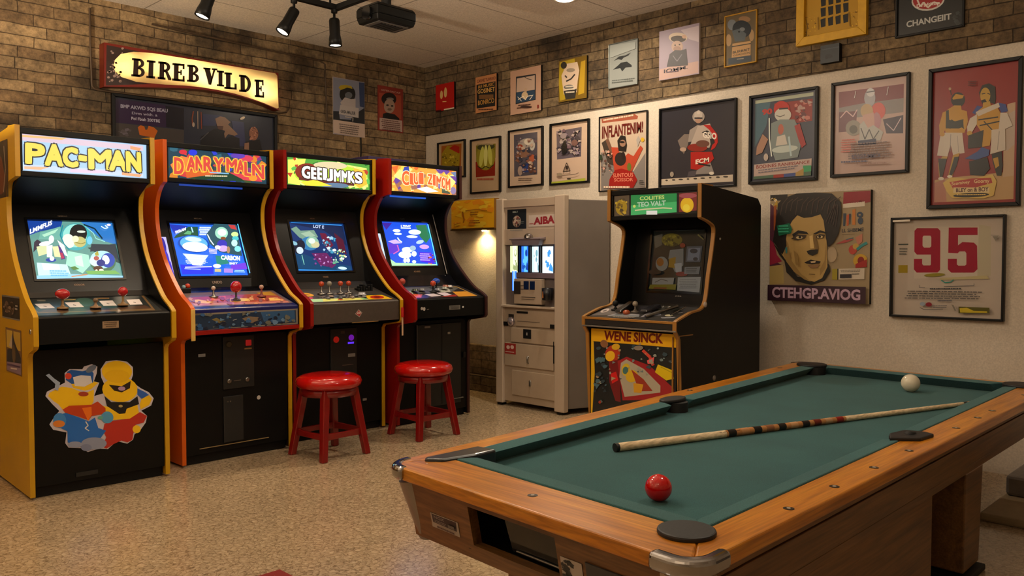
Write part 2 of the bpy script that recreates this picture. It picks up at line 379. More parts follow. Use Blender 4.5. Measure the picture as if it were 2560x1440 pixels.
# ---- upper row on the brick
q=[(1088,212),(1135,205),(1135,272),(1090,279)]
A=Art(q,K1).bg('#a5140f').ell('#c8a56a',120,655,10,30).ell('#c8a56a',148,640,11,35).ell('#a5140f',138,600,4,26).rect('#c8a56a',128,700,155,706).ur('#d5c7ad',.45,0,1,.05).ur('#3a0d0a',0,0,.3,.05)
picture(q,'R',A,'wall_sign','small plain red sign with two pale marks, on the brick nearest the corner','sign',w0=.012,thick=.02)
q=[(1188,193),(1241,184),(1241,275),(1189,283)]
A=Art(q,K1).bg('#b57a4c').poly('#14120f',[(362,585),(495,565),(492,735),(364,750)]).text('#5e1d12','CARNE TURRRIO',(366,550,572),(495,532,552)).text('#b5843a','RE MUSIC',(375,590,612),(487,572,594)).text('#c79a50','GOSINET',(370,618,648),(490,602,634)).rect('#6d4a25',380,655,480,685).text('#b5843a','BONRCO',(374,695,728),(486,680,712)).scribble('#4b2513',375,752,490,768,1,3)
picture(q,'R',A,'wall_poster','small orange and black lettered bill on the upper brick wall','poster',w0=.012,rough=.6)
q=[(1273,180),(1351,162),(1353,275),(1278,288)]
A=Art(q,K1).bg('#b8937c').poly('#20242a',[(633,533),(772,510),(775,690),(638,722)]).poly('#b99f8d',[(640,545),(765,520),(767,620),(640,640)]).poly('#27405a',[(640,640),(767,622),(770,686),(642,714)]).line('#222',[(690,530),(715,545),(745,552)],4).ell('#b79a80',705,625,9,18).ell('#c9b08c',700,660,22,25).line('#e2d6c2',[(655,690),(690,665),(705,690),(720,665),(755,660)],5).line('#e2d6c2',[(650,670),(680,700)],4).line('#e2d6c2',[(735,690),(758,655)],4).ell('#302420',712,740,40,10).scribble('#4a2c20',650,725,755,760,2,5,-.1).rect('#7a1f16',790,725,800,748)
picture(q,'R',A,'wall_poster','pinkish white poster with a swimmer in dark blue water','poster',w0=.012,rough=.55)
q=[(1395,152),(1466,139),(1467,247),(1398,253)]
A=Art(q,K1).bg('#6d5312').poly('#a28a1c',[(935,430),(1040,405),(1060,560),(1040,670),(945,690),(930,560)]).poly('#a8871e',[(1085,430),(1115,420),(1110,650),(1070,660)]).poly('#c2ab94',[(985,440),(1060,430),(1075,490),(1065,560),(1060,640),(970,650),(950,520)]).ell('#2b251c',965,450,22,24).ell('#8a7d6c',1015,485,30,14).line('#2b2a2a',[(985,560),(1020,545),(1045,515)],10).line('#34312c',[(975,520),(990,535)],9).ell('#5d5b58',1005,600,35,16).poly('#2a2724',[(970,625),(1060,615),(1050,680),(985,685)]).scribble('#c9bda8',980,590,1055,650,3,8)
picture(q,'R',A,'wall_poster','mustard yellow poster with a white jersey shape in its middle','poster',w0=.012,rough=.5)
q=[(1520,114),(1594,92),(1593,210),(1521,223)]
A=Art(q,K2).bg('#7d817e').poly('#2b2e30',[(150,440),(190,405),(235,395),(280,370),(260,395),(225,412),(210,430),(185,425)]).poly('#26292b',[(145,505),(185,470),(205,450),(250,440),(285,465),(285,480),(240,485),(215,515),(200,490)]).scribble('#4d5250',135,580,310,610,2,4,-.12).poly('#8d928f',[(125,330),(315,290),(315,340),(125,420)])
picture(q,'R',A,'wall_poster','grey framed print of two dark bird-like shapes','framed print',frameG,.006,.015,w0=.012,rough=.3)
q=[(1647,81),(1748,55),(1747,185),(1648,201)]
A=Art(q,K2).bg('#8b7d8c').poly('#a5877f',[(485,500),(600,470),(765,440),(765,525),(485,575)]).poly('#a89aa2',[(640,215),(768,180),(768,300),(700,280)]).ell('#b6a592',620,270,68,36).ell('#3a302c',622,280,55,24).ell('#b08d76',665,262,16,14).ell('#a58a7c',615,335,42,42).ell('#8d6f62',615,352,28,20).ell('#241f1e',600,325,6,5).ell('#241f1e',632,320,6,5).poly('#38353b',[(560,390),(600,360),(640,362),(680,350),(692,470),(540,480)]).line('#6c6872',[(585,400),(615,440),(650,390)],6).text('#2e2530','IOMM.',(520,500,525),(690,470,495)).scribble('#5c4a58',530,515,640,532,1,6,-.12)
picture(q,'R',A,'wall_poster','lavender poster of a bearded figure in cap and dark coat','poster',w0=.012,rough=.5,back=frameW)
q=[(1810,42),(1891,21),(1892,155),(1810,169)]
A=Art(q,K2).bg('#5d4f38').ell('#6a7076',1000,175,35,40).ell('#9c7e58',975,290,22,45).ell('#9c7e58',1150,250,18,45).ell('#8a6a4a',1095,130,45,22).ell('#1c242c',1075,205,72,66).poly('#4d565c',[(1000,220),(1060,200),(1110,240),(1100,290),(1025,300)]).ell('#6c7074',1080,205,20,14).ell('#0e1216',1055,225,8,6).poly('#b08a5c',[(1005,315),(1145,292),(1145,400),(1000,420)]).line('#30302e',[(1000,338),(1145,312)],7).text('#2f3230','BURBRIT',(1008,372,390),(1142,345,365)).text('#4c4538','OORDSUN',(1010,398,410),(1140,372,388)).poly('#39414a',[(975,425),(1150,400),(1150,445),(975,470)]).scribble('#9a9384',1040,425,1100,440,1,3,-.1)
picture(q,'R',A,'wall_poster','gold framed print of a head in a dark blue cap','framed print',frameGold,.008,.016,w0=.012,rough=.35)
q=[(1990,-22),(2166,-62),(2166,80),(1990,121)]
A=Art(q,K3).bg('#a98016')
for rr in range(4):
    for cc in range(4):
        x=218+cc*62;y=130-rr*92-cc*14
        A.poly('#15171a',[(x,y+(8 if rr==0 else 0)),(x+44,y-9),(x+44,y+66),(x+6,y+78)])
A.line('#5d440d',[(90,120),(110,200),(100,290)],5).specks(['#6b4d10','#c9a02a'],85,100,180,290,22,9,4).specks(['#6b4d10','#c9a02a'],470,60,550,230,22,9,5).line('#7d5c10',[(200,120),(205,230)],8).line('#7d5c10',[(455,70),(465,190)],8)
picture(q,'R',A,'wall_panel','yellow framed panel with a dark window-like grid, high on the brick','wall panel',frameY,.05,.035,w0=.012,rough=.6)
q=[(2240,-50),(2412,-88),(2411,66),(2236,96)]
A=Art(q,K3).bg('#1c1e20').ell('#b3afa8',960,-5,118,75,-8).ell('#8e1f22',960,-8,108,66,-8).line('#c5b9b0',[(880,-20),(905,40),(930,10),(960,48),(1000,10),(1040,20)],12).text('#d0c5bb','Draftkup',(880,25,58),(1045,0,32)).text('#a7a8a6','CHANGEIIT',(805,145,190),(1125,88,132),.03).specks(['#33383a','#2a2d2f'],1130,80,1190,175,14,14,3)
picture(q,'R',A,'wall_sign','dark sign with a red round emblem and pale capital lettering','sign',frameB,.012,.02,w0=.012,rough=.3)
q=[(2051,114),(2098,108),(2098,152),(2051,160)]
A=Art(q,K3).bg('#23282c').ell('#14181b',300,375,26,14).ell('#0c0e10',285,385,10,8).line('#3d444a',[(255,330),(365,315)],6)
picture(q,'R',A,'wall_box','small dark metal box under the yellow grid panel','box',None,d=.04,w0=.012,thick=.04,rough=.4)
# ---- middle row on the plaster
q=[(1091,357),(1160,348),(1162,442),(1093,449)]
A=Art(q,K1).bg('#a98d6a').poly('#8a4a16',[(107,1002),(255,985),(255,1290),(107,1290)]).poly('#8a7417',[(110,1060),(150,1000),(210,1010),(245,1060),(240,1290),(115,1290)]).poly('#8f1a10',[(165,1020),(205,995),(240,1010),(240,1060),(200,1040)]).specks(['#b49a2a','#5d4c10'],120,1030,235,1150,26,9,2)
picture(q,'R',A,'framed_poster','black framed orange and gold poster half hidden behind the rightmost tall cabinet','framed poster',frameB,.014,.022,rough=.2)
q=[(1172,350),(1249,339),(1250,480),(1176,484)]
A=Art(q,K1).bg('#a98f70').poly('#6e6317',[(345,1000),(492,985),(492,1090),(350,1130)]).poly('#7a1d10',[(345,1120),(490,1090),(490,1220),(350,1230)]).ell('#7d7420',420,1085,70,95).ell('#34371a',420,1010,66,24,-5).ell('#a8a64a',390,1080,16,75,6).ell('#b7b466',420,1075,14,80).ell('#a8a64a',452,1070,16,75,-6).line('#2b2a14',[(360,1150),(395,1170),(420,1150),(450,1165),(480,1140)],6).scribble('#9c4a34',355,1235,485,1262,1,4).scribble('#8f7d5a',350,985,485,1005,1,9)
picture(q,'R',A,'framed_poster','black framed poster of a tall gold trophy on green and red','framed poster',frameB,.014,.022,rough=.2)
q=[(1268,326),(1354,315),(1357,464),(1270,469)]
A=Art(q,K1).bg('#b9a08a').poly('#4b4650',[(608,925),(780,905),(785,1215),(615,1228)]).ell('#9a8f86',700,985,62,34,-10).ell('#cbbfae',715,975,30,24).ell('#8c3a26',655,1015,24,22).ell('#b5b0a6',745,1000,20,40).ell('#6d4836',650,1085,22,40).ell('#7d5a48',690,1060,35,30).ell('#a2553a',745,1095,22,28).ell('#28396e',705,1165,45,32).ell('#9a8478',660,1185,18,35).ell('#5a3c33',740,1165,22,40).specks(['#8c8088','#5e4d55','#b29a88','#353643','#7a5244'],620,940,775,1210,60,14,7).scribble('#5a4a40',650,1238,760,1262,2,4)
picture(q,'R',A,'framed_poster','black framed busy players collage print, third from the corner','framed poster',frameB,.014,.022,rough=.2)
q=[(1371,310),(1470,296),(1473,457),(1375,463)]
A=Art(q,K1).bg('#b9a08c').poly('#5a505a',[(900,900),(1088,868),(1088,1085),(910,1105)]).specks(['#8a7a86','#3a3540','#9c8c88','#6c5560','#2a272c','#a99a94'],910,890,1080,1080,90,16,11).poly('#1b1a1d',[(945,1010),(975,960),(990,1010),(985,1060),(960,1070)]).ell('#6d4f4a',1045,985,24,22).ell('#8a7d80',960,935,24,20).line('#2d2520',[(990,1130),(965,1195),(1018,1190),(990,1130)],5).ell('#2d2520',992,1165,9,14).line('#5d5044',[(920,1205),(935,1225),(1055,1215),(1080,1205)],4).ell('#8d7d68',940,1215,22,12).ell('#2d2520',1010,1248,16,5).poly('#9aa03a',[(880,1268),(1130,1245),(1130,1272),(880,1285)])
picture(q,'R',A,'framed_poster','black framed cream print with a dark crowd photograph over a small triangle emblem','framed poster',frameB,.016,.022,rough=.15)
q=[(1495,292),(1617,275),(1617,466),(1497,485)]
A=Art(q,K2).bg('#b29f8c').poly('#77706c',[(52,1100),(180,1180),(300,1230),(385,1090),(385,1340),(60,1395)]).poly('#8d4a36',[(55,850),(300,810),(330,830),(325,850),(60,880)]).scribble('#c9b299',65,850,320,875,1,3,-.16).text('#591714','INFLANTENIM!',(62,905,1000),(368,865,945),.03).poly('#3b322c',[(60,1030),(100,1000),(150,1080),(170,1200),(110,1180)]).poly('#6a4a3a',[(90,1010),(110,990),(150,1090),(135,1120)]).poly('#a8402a',[(135,1060),(185,1060),(215,1150),(260,1100),(300,1120),(350,1040),(368,1060),(290,1230),(160,1240)]).poly('#1d1a19',[(180,1010),(205,970),(240,975),(252,1040),(245,1090),(190,1085)]).ell('#8d6c58',220,1028,22,26).ell('#1c1918',216,1020,20,8).ell('#27201f',205,1145,42,50).ell('#1d1718',225,1120,14,30).ell('#c09a2a',365,998,13,16).poly('#9a938c',[(320,1000),(335,970),(350,1000),(330,1050)]).ell('#5a6a2a',270,1200,15,30).poly('#8e1614',[(125,1300),(165,1230),(215,1215),(300,1235),(330,1290),(300,1350),(120,1370)]).text('#c97a62','SUNTOUS',(150,1255,1285),(300,1240,1270)).text('#c97a62','SCISSOR',(160,1290,1315),(300,1278,1302)).scribble('#e0c8b0',70,1355,300,1380,1,5,-.08).scribble('#252525',345,1290,380,1325,3,5).ell('#2d3b2c',60,1140,12,22).specks(['#9a8a7c','#5a4038','#c09080'],70,1090,170,1250,20,12,6)
picture(q,'R',A,'framed_poster','thin black framed poster of a figure in red with raised arms under red capitals','framed poster',frameB,.008,.018,rough=.3)
q=[(1644,273),(1838,243),(1840,463),(1648,479)]
A=Art(q,K2).bg('#27262e').poly('#b5a795',[(487,1300),(1020,1258),(1020,1310),(487,1345)])
for x in range(9): A.ell('#3a352f',530+x*55,1308-x*4.2,10+4*(x%3),6)
A.poly('#6d625c',[(610,1010),(660,960),(700,960),(690,1040),(660,1110),(640,1080)]).poly('#8a7f78',[(700,930),(760,890),(800,900),(800,1000),(690,1020)]).poly('#a2948a',[(760,900),(850,880),(880,960),(850,1060),(700,1060)]).poly('#a01a18',[(800,890),(850,890),(905,960),(910,1020),(890,1060),(860,1080),(880,1000),(850,930)]).poly('#1d1c20',[(790,945),(830,930),(870,960),(890,1020),(860,1050),(850,980)]).text('#cfc4b8','G5IO',(800,940,985),(900,950,1000),.04).ell('#7a2019',760,1060,75,30).ell('#5d3a30',800,1030,50,26).poly('#9c1613',[(712,1095),(870,1090),(885,1140),(860,1170),(860,1200),(760,1225),(715,1220)]).text('#d2bfb0','ECM',(750,1150,1185),(850,1130,1165),.04).poly('#7c7470',[(760,1230),(860,1170),(890,1250),(740,1262)]).poly('#454046',[(700,1240),(760,1230),(750,1275),(690,1280)]).line('#17171a',[(770,1180),(860,1195)],12).ell('#8a8078',765,830,46,44).poly('#a59a90',[(735,800),(765,780),(795,800),(790,850),(730,850)]).ell('#9a7866',765,855,24,24).rect('#2a2a30',735,835,795,846).ell('#b3a79c',765,800,14,12).ell('#c6bcae',870,1250,18,12).ell('#8f8478',572,1262,15,20).ell('#a08878',655,1075,25,16)
picture(q,'R',A,'framed_poster','large dark square framed print of a sports player in a red jersey','framed poster',frameB,.012,.024,rough=.25)
q=[(1870,241),(2042,214),(2044,452),(1872,459)]
A=Art(q,K2).bg('#343848').poly('#9aa08c',[(1148,710),(1595,640),(1595,668),(1148,735)]).poly('#3d5c6a',[(1148,735),(1270,720),(1240,900),(1150,1060)]).poly('#7d2420',[(1300,730),(1590,690),(1590,860),(1450,880),(1300,800)]).text('#a52d26','90',(1205,775,820),(1285,765,810),.05).specks(['#a08078','#b06a60','#5a2a30'],1460,700,1590,860,22,20,3).ell('#a3221d',1360,770,62,60).ell('#b3b0a6',1370,815,64,52).line('#26262b',[(1340,770),(1410,765)],12).line('#55504c',[(1320,820),(1350,830),(1385,815)],6).poly('#6f7a7a',[(1280,880),(1350,850),(1460,850),(1500,930),(1510,1060),(1490,1140),(1320,1160),(1280,1060)]).ell('#a45a4a',1357,925,22,40).poly('#b2aaa0',[(1330,980),(1390,965),(1410,1040),(1320,1050)]).poly('#8d1f1e',[(1460,900),(1500,880),(1550,1040),(1520,1070),(1495,1010)]).ell('#a7b0aa',1390,1075,100,26,-6).line('#c3c8c0',[(1265,840),(1270,1000),(1290,1130)],10).line('#9db0b4',[(1420,980),(1440,1130)],14).poly('#96705c',[(1170,1060),(1215,960),(1260,1000),(1215,1100),(1165,1120)]).ell('#a99a90',1245,1135,18,28).poly('#a7928a',[(1150,1190),(1595,1150),(1595,1250),(1150,1280)]).text('#7a2a26','BODINES RANESSANCE',(1170,1195,1222),(1580,1165,1188)).scribble('#6a6470',1180,1230,1500,1262,2,4,-.1).rect('#2f8a58',1535,1205,1595,1265).poly('#3f5a48',[(1150,1280),(1595,1250),(1595,1282),(1150,1300)]).poly('#8a2a24',[(1310,1270),(1390,1265),(1390,1290),(1310,1294)]).poly('#34447c',[(1390,1265),(1480,1258),(1480,1285),(1390,1290)]).poly('#9a7a3c',[(1480,1258),(1540,1225),(1540,1280),(1480,1285)])
picture(q,'R',A,'framed_poster','black framed print of a figure in silver with red cap, green patch bottom right','framed poster',frameB,.018,.026,rough=.32)
q=[(2076,208),(2272,179),(2272,432),(2076,443)]
A=Art(q,K3).bg('#a88d84').poly('#6d2a30',[(342,600),(805,540),(805,670),(345,710)]).poly('#77706f',[(345,710),(500,680),(805,640),(805,740),(345,790)]).poly('#5d2d3a',[(345,740),(480,730),(470,870),(345,880)]).poly('#2f2338',[(665,790),(805,760),(805,890),(690,890)]).line('#c9a8a8',[(355,780),(400,730),(450,770),(480,720)],7).line('#b5a0a6',[(690,820),(740,870),(790,780)],6).ell('#b5443c',632,730,50,60).ell('#a06f7c',620,800,32,60).ell('#93939c',570,640,40,60).ell('#b9b9bd',575,600,30,30).line('#4a4a55',[(545,600),(605,590)],8).ell('#a58a62',550,730,45,50).poly('#b08a80',[(520,760),(600,740),(610,860),(530,860)]).ell('#7e786e',455,850,58,55).ell('#4a463f',455,860,30,30).poly('#a09f9c',[(500,830),(530,800),(560,850),(600,830),(670,880),(650,940),(500,940)]).line('#3a3a3d',[(510,850),(540,930),(570,860),(600,930),(640,870)],7).poly('#252a4a',[(490,940),(620,925),(620,965),(490,970)]).line('#c5c0c0',[(470,590),(460,640)],5).line('#c5c0c0',[(700,560),(690,620)],5).scribble('#b5584c',365,930,480,1030,6,5,-.05).scribble('#6d5a58',430,960,740,1080,7,12,-.06).text('#4a4560','BOGGITUMMICA',(460,1040,1075),(665,1030,1060)).scribble('#3d3f60',370,1085,600,1105,1,5,-.03).scribble('#8a6a62',480,1100,740,1118,1,6,-.03)
picture(q,'R',A,'framed_poster','black framed pink and maroon print with small script across its lower half','framed poster',frameB,.018,.026,rough=.32)
q=[(2317,174),(2553,139),(2553,514),(2319,522)]
A=Art(q,K3).bg('#7c130f')
A.poly('#a58458',[(985,1210),(1130,1190),(1555,1150),(1555,1345),(985,1365)]).poly('#a06a58',[(985,1230),(1060,1200),(1080,1360),(985,1365)]).poly('#a98d70',[(1500,680),(1555,665),(1555,1180),(1480,1190),(1480,1000)]).poly('#a39182',[(1490,760),(1555,720),(1555,960),(1500,1010)])
# left athlete
A.line('#3a1c14',[(1085,575),(1098,620)],8).ell('#a58a6a',1085,575,10,10).ell('#1c1a14',1147,650,52,52).poly('#a97c1c',[(1105,640),(1130,610),(1190,620),(1180,640),(1110,650)]).poly('#a97c1c',[(1120,690),(1170,690),(1175,720),(1215,730),(1225,800),(1200,880),(1060,880),(1040,800),(1070,720)]).poly('#a97c1c',[(1035,740),(1070,725),(1065,830),(1045,890),(1015,880),(1010,830)]).poly('#1d2015',[(1060,730),(1080,720),(1085,790),(1130,800),(1210,780),(1215,830),(1160,850),(1060,850)]).line('#1d2015',[(1100,790),(1200,850)],8).line('#1d2015',[(1190,790),(1090,850)],8).ell('#a97c1c',1205,800,14,60).poly('#b3a89a',[(1025,880),(1185,880),(1205,1020),(1120,1035),(1100,960),(1080,1045),(1000,1040)]).line('#7c746c',[(1100,890),(1098,1010)],5).line('#8a8278',[(1150,900),(1160,1015)],4).poly('#a07a1c',[(1040,1045),(1080,1045),(1070,1080),(1050,1170),(1020,1190),(1010,1090)]).poly('#a07a1c',[(1120,1035),(1170,1020),(1150,1090),(1120,1180),(1085,1190)]).poly('#17180f',[(1010,1060),(1075,1060),(1060,1130),(1045,1190),(1025,1190)]).poly('#17180f',[(1130,1050),(1165,1045),(1150,1110),(1110,1190),(1095,1170)]).ell('#c8bfb0',1035,1200,22,12).ell('#c8bfb0',1100,1185,20,10).ell('#a97c1c',1035,890,20,16)
# right athlete
A.poly('#15140f',[(1300,600),(1320,550),(1370,535),(1415,560),(1420,640),(1415,680),(1380,670),(1310,640)]).ell('#a8832a',1345,620,36,55).line('#17150f',[(1320,610),(1345,605)],6).line('#17150f',[(1360,605),(1380,612)],6).poly('#17150f',[(1315,655),(1345,645),(1360,670),(1330,685)]).poly('#a8832a',[(1330,670),(1380,660),(1390,710),(1330,720)]).poly('#2a3c7c',[(1255,740),(1290,690),(1330,700),(1290,760)]).poly('#2a3c7c',[(1430,670),(1490,680),(1505,730),(1460,740)]).poly('#a97c1c',[(1280,740),(1330,700),(1420,680),(1460,750),(1455,860),(1400,870),(1385,970),(1330,980),(1320,870),(1285,820)]).poly('#b3a89a',[(1280,735),(1440,670),(1450,700),(1300,765)]).line('#17180f',[(1300,790),(1440,770)],9).line('#17180f',[(1310,830),(1450,800)],9).line('#17180f',[(1340,800),(1400,860)],7).poly('#b3a89a',[(1240,780),(1290,750),(1290,820),(1255,880),(1225,890),(1220,840)]).ell('#a8832a',1240,885,20,18).poly('#b5aa9c',[(1455,740),(1500,740),(1540,830),(1500,850),(1445,860)]).poly('#b5aa9c',[(1395,860),(1490,850),(1495,1000),(1390,1030),(1395,940)]).line('#857d74',[(1450,870),(1440,1000)],5).poly('#15150f',[(1230,900),(1340,860),(1330,980),(1230,990)]).poly('#26407c',[(1210,1060),(1300,1010),(1330,980),(1385,1000),(1380,1040),(1290,1070)]).poly('#0f0f10',[(1240,1080),(1370,1050),(1390,1130),(1350,1180),(1250,1175)]).poly('#17180f',[(1400,1030),(1470,1010),(1480,1110),(1470,1180),(1440,1180),(1410,1090)]).poly('#a07a1c',[(1410,1060),(1445,1050),(1455,1110),(1430,1130)])
# title cartouche
A.poly('#b89a4c',[(1050,1230),(1110,1190),(1260,1205),(1410,1170),(1440,1220),(1420,1320),(1350,1340),(1120,1335),(1080,1290)]).poly('#96241c',[(1100,1225),(1255,1200),(1400,1195),(1410,1230),(1300,1260),(1130,1275)]).text('#c8ac7a','Scomivey',(1115,1225,1255),(1250,1210,1240)).text('#c8ac7a','Goomy',(1280,1205,1240),(1390,1200,1238)).rect('#c2ab7c',1130,1262,1390,1300).text('#4a2018','BLEY on & BOY',(1150,1268,1296),(1385,1258,1290),.03).ell('#1c1510',1260,1316,130,15,-2).scribble('#c9a95a',1150,1308,1370,1322,1,7).scribble('#4a1412',1220,520,1290,560,3,3)
picture(q,'R',A,'framed_poster','tall red framed poster of two athletes standing side by side','framed poster',frameB,.02,.03,rough=.3)
# ---- large portrait poster
q=[(1926,486),(2175,476),(2175,765),(1923,748)]
A=Art(q,K4).bg('#8d7a5c')
A.poly('#4d2434',[(160,240),(235,300),(200,560),(210,760),(300,800),(160,800)]).poly('#8a2038',[(160,560),(205,600),(230,700),(280,760),(160,790)]).poly('#a08a54',[(160,800),(290,790),(300,960),(160,965)]).rect('#1d1a18',165,150,330,215).specks(['#c8b89a','#a8882c'],170,175,240,260,10,16,2).poly('#8e4a20',[(200,260),(225,255),(215,480),(200,480)])
A.poly('#821622',[(835,150),(1060,140),(1060,240),(830,290)]).poly('#c0b4a2',[(830,255),(1015,235),(1015,280),(830,292)]).text('#6d1a1c','VIRSOMA',(885,232,252),(1010,218,240)).poly('#2c3a4c',[(835,340),(860,340),(850,455),(835,455)]).poly('#2c3a4c',[(885,345),(900,345),(895,440),(888,440)]).poly('#a84a1c',[(862,360),(885,345),(880,450),(865,455)]).poly('#b06a24',[(912,310),(938,300),(938,445),(912,445)]).ell('#2c3a4c',975,355,26,26).ell('#2c3a4c',980,410,22,32).rect('#8d7a5c',965,350,982,362).text('#3a3c42','LL SHBEME',(825,482,512),(1008,470,505)).line('#6d5c44',[(825,530),(935,528)],4)
A.poly('#97403c',[(770,615),(870,570),(930,575),(860,605)]).line('#32606a',[(860,578),(925,562)],7).poly('#a86a54',[(940,560),(1000,525),(1000,600),(960,630)]).ell('#a33a2c',920,670,35,42).ell('#a8863c',945,640,26,28).line('#2a7c7c',[(955,670),(1000,630),(1040,610)],24).ell('#b08a24',985,770,60,60).ell('#7a1712',990,770,28,36).poly('#8e1c18',[(945,800),(1040,760),(1040,830),(945,835)]).ell('#a08c70',740,710,45,70).rect('#b9ac9a',760,840,1022,938).rect('#8d7f22',745,840,790,938).rect('#221c1a',790,840,800,938).scribble('#6a6258',815,850,1005,875,2,3).rect('#27242a',815,890,915,925).scribble('#27242a',915,885,990,900,1,5)
# head
A.poly('#1b1815',[(200,590),(260,700),(310,760),(330,860),(420,940),(560,975),(680,940),(730,860),(720,800),(690,780),(650,900),(600,930),(430,900),(300,700)])
A.poly('#a1834c',[(380,400),(430,350),(490,375),(560,370),(640,345),(672,400),(692,520),(702,700),(706,820),(660,920),(590,952),(500,925),(400,850),(330,760),(280,690),(320,480)])
A.poly('#8a6d3c',[(320,560),(345,600),(380,760),(470,880),(560,950),(500,930),(400,855),(330,765),(300,700)]).poly('#8a6d3c',[(640,900),(690,830),(700,700),(690,600),(680,760),(640,840)])
A.poly('#1c1714',[(200,580),(215,480),(240,330),(245,245),(300,195),(420,150),(600,138),(740,160),(815,240),(825,330),(815,440),(800,520),(760,600),(712,640),(690,560),(668,400),(640,345),(560,368),(490,375),(430,350),(385,395),(340,470),(325,560),(330,620),(290,700),(255,650)])
for k in range(11):
    x=270+k*48;A.line('#43332c',[(x,345-(k%3)*18),(x+18,250-(k%4)*10),(x+70,190+(k%2)*14)],7)
for k in range(5): A.line('#3d302b',[(690+k*22,420+k*10),(730+k*16,330),(760+k*8,260)],6)
A.poly('#1a1512',[(385,520),(440,485),(520,500),(535,520),(440,512),(395,545)]).poly('#1a1512',[(580,518),(640,488),(690,505),(690,518),(640,508),(590,530)])
A.poly('#3a2c1c',[(375,560),(430,520),(520,530),(500,560),(440,575)]).ell('#b7a070',452,550,30,13).ell('#17130f',458,547,13,12).poly('#3a2c1c',[(590,545),(640,522),(685,530),(670,560),(620,565)]).ell('#b7a070',640,548,26,12).ell('#17130f',638,546,12,11)
A.poly('#6d542c',[(580,520),(600,520),(630,660),(600,670)]).poly('#1f1812',[(520,672),(560,662),(625,660),(620,695),(575,716),(535,700)]).poly('#c0a063',[(545,540),(575,530),(590,650),(555,650)])
A.poly('#1f1611',[(500,775),(560,750),(590,758),(650,770),(640,785),(570,790),(520,785)]).poly('#b39a74',[(555,768),(605,764),(600,780),(565,782)]).poly('#7d5c3a',[(530,800),(640,795),(620,825),(560,828)]).line('#6d552e',[(545,880),(600,885)],8).poly('#8a6c3a',[(400,660),(440,700),(450,800),(420,790)])
A.poly('#0c5c40',[(240,440),(360,420),(385,470),(375,510),(260,530)]).scribble('#3aa07c',255,435,360,510,3,5)
A.poly('#2e6a6a',[(325,640),(345,630),(345,690),(330,690)])
A.poly('#301826',[(155,965),(1045,1010),(1045,1165),(155,1105)]).text('#b294a8','CTEHGP.AVIOG',(200,985,1082),(1000,1032,1132),.035)
picture(q,'R',A,'wall_poster','unframed pop art poster of a man with swept-back dark hair','poster',None,d=.03,rough=.4,thick=.03)
# ---- framed number jersey certificate
q=[(2225,545),(2513,535),(2508,806),(2223,790)]
A=Art(q,K4).bg('#a89c90').rect('#b0a597',1450,440,2055,925).poly('#a39a84',[(2055,420),(2160,440),(2160,900),(2040,920)])
RED95='#8a1330'
A.poly(RED95,[(1475,455),(1675,455),(1700,480),(1700,845),(1675,870),(1475,870),(1447,840),(1447,742),(1527,742),(1527,790),(1540,803),(1605,803),(1612,795),(1612,702),(1475,702),(1450,675),(1450,480)]).poly('#b0a597',[(1540,525),(1605,525),(1614,540),(1614,625),(1600,637),(1545,637),(1530,620),(1530,540)])
A.poly(RED95,[(1778,450),(2042,448),(2042,518),(1865,520),(1865,615),(1905,585),(2010,590),(2038,620),(2042,840),(2010,872),(1805,872),(1772,840),(1772,742),(1855,742),(1855,795),(1870,806),(1930,806),(1942,795),(1942,690),(1930,672),(1880,672),(1862,690),(1775,685)])
A.rect('#8f7a1c',1292,800,1385,872).line('#3a423e',[(1290,608),(1390,606)],12).scribble('#5a5a55',1300,640,1385,710,3,4).ell('#7d7428',1650,892,100,16,-3).poly('#a59a74',[(1700,920),(2130,900),(2150,930),(1700,940)]).line('#2a7c70',[(1715,942),(1750,965),(1800,960),(1830,938)],9).line('#57565a',[(1505,985),(1505,1010),(1560,1010)],4).line('#57565a',[(1740,1000),(2015,995),(2015,975)],5).scribble('#46464a',1600,1012,1930,1038,1,3).scribble('#4a484a',1362,1035,2130,1120,4,9,.02,.38).scribble('#55545c',1680,1125,1840,1150,1,5).ell('#8a96a4',1545,1162,26,18).ell('#7a1a2c',1605,1168,30,20).line('#4a484a',[(1520,1195),(1560,1215),(1740,1212)],5).scribble('#5c5a60',1640,1175,1790,1205,2,3).poly('#7a7468',[(1820,1170),(1840,1175),(1865,1230),(1845,1225)]).poly('#4d4a1c',[(1885,1190),(2160,1202),(2160,1255),(1885,1252)]).poly('#b5a02c',[(1895,1205),(1960,1200),(2020,1230),(2140,1235),(2140,1250),(1900,1245)]).poly('#c9c0b2',[(1245,385),(1420,375),(1420,395),(1245,402)]).line('#8d887e',[(2170,520),(2240,525)],7).poly('#77736a',[(2185,530),(2235,530),(2212,575)])
picture(q,'R',A,'framed_certificate','black framed white sheet with a large red 95 above small print','framed certificate',frameB,.012,.035,rough=.15)
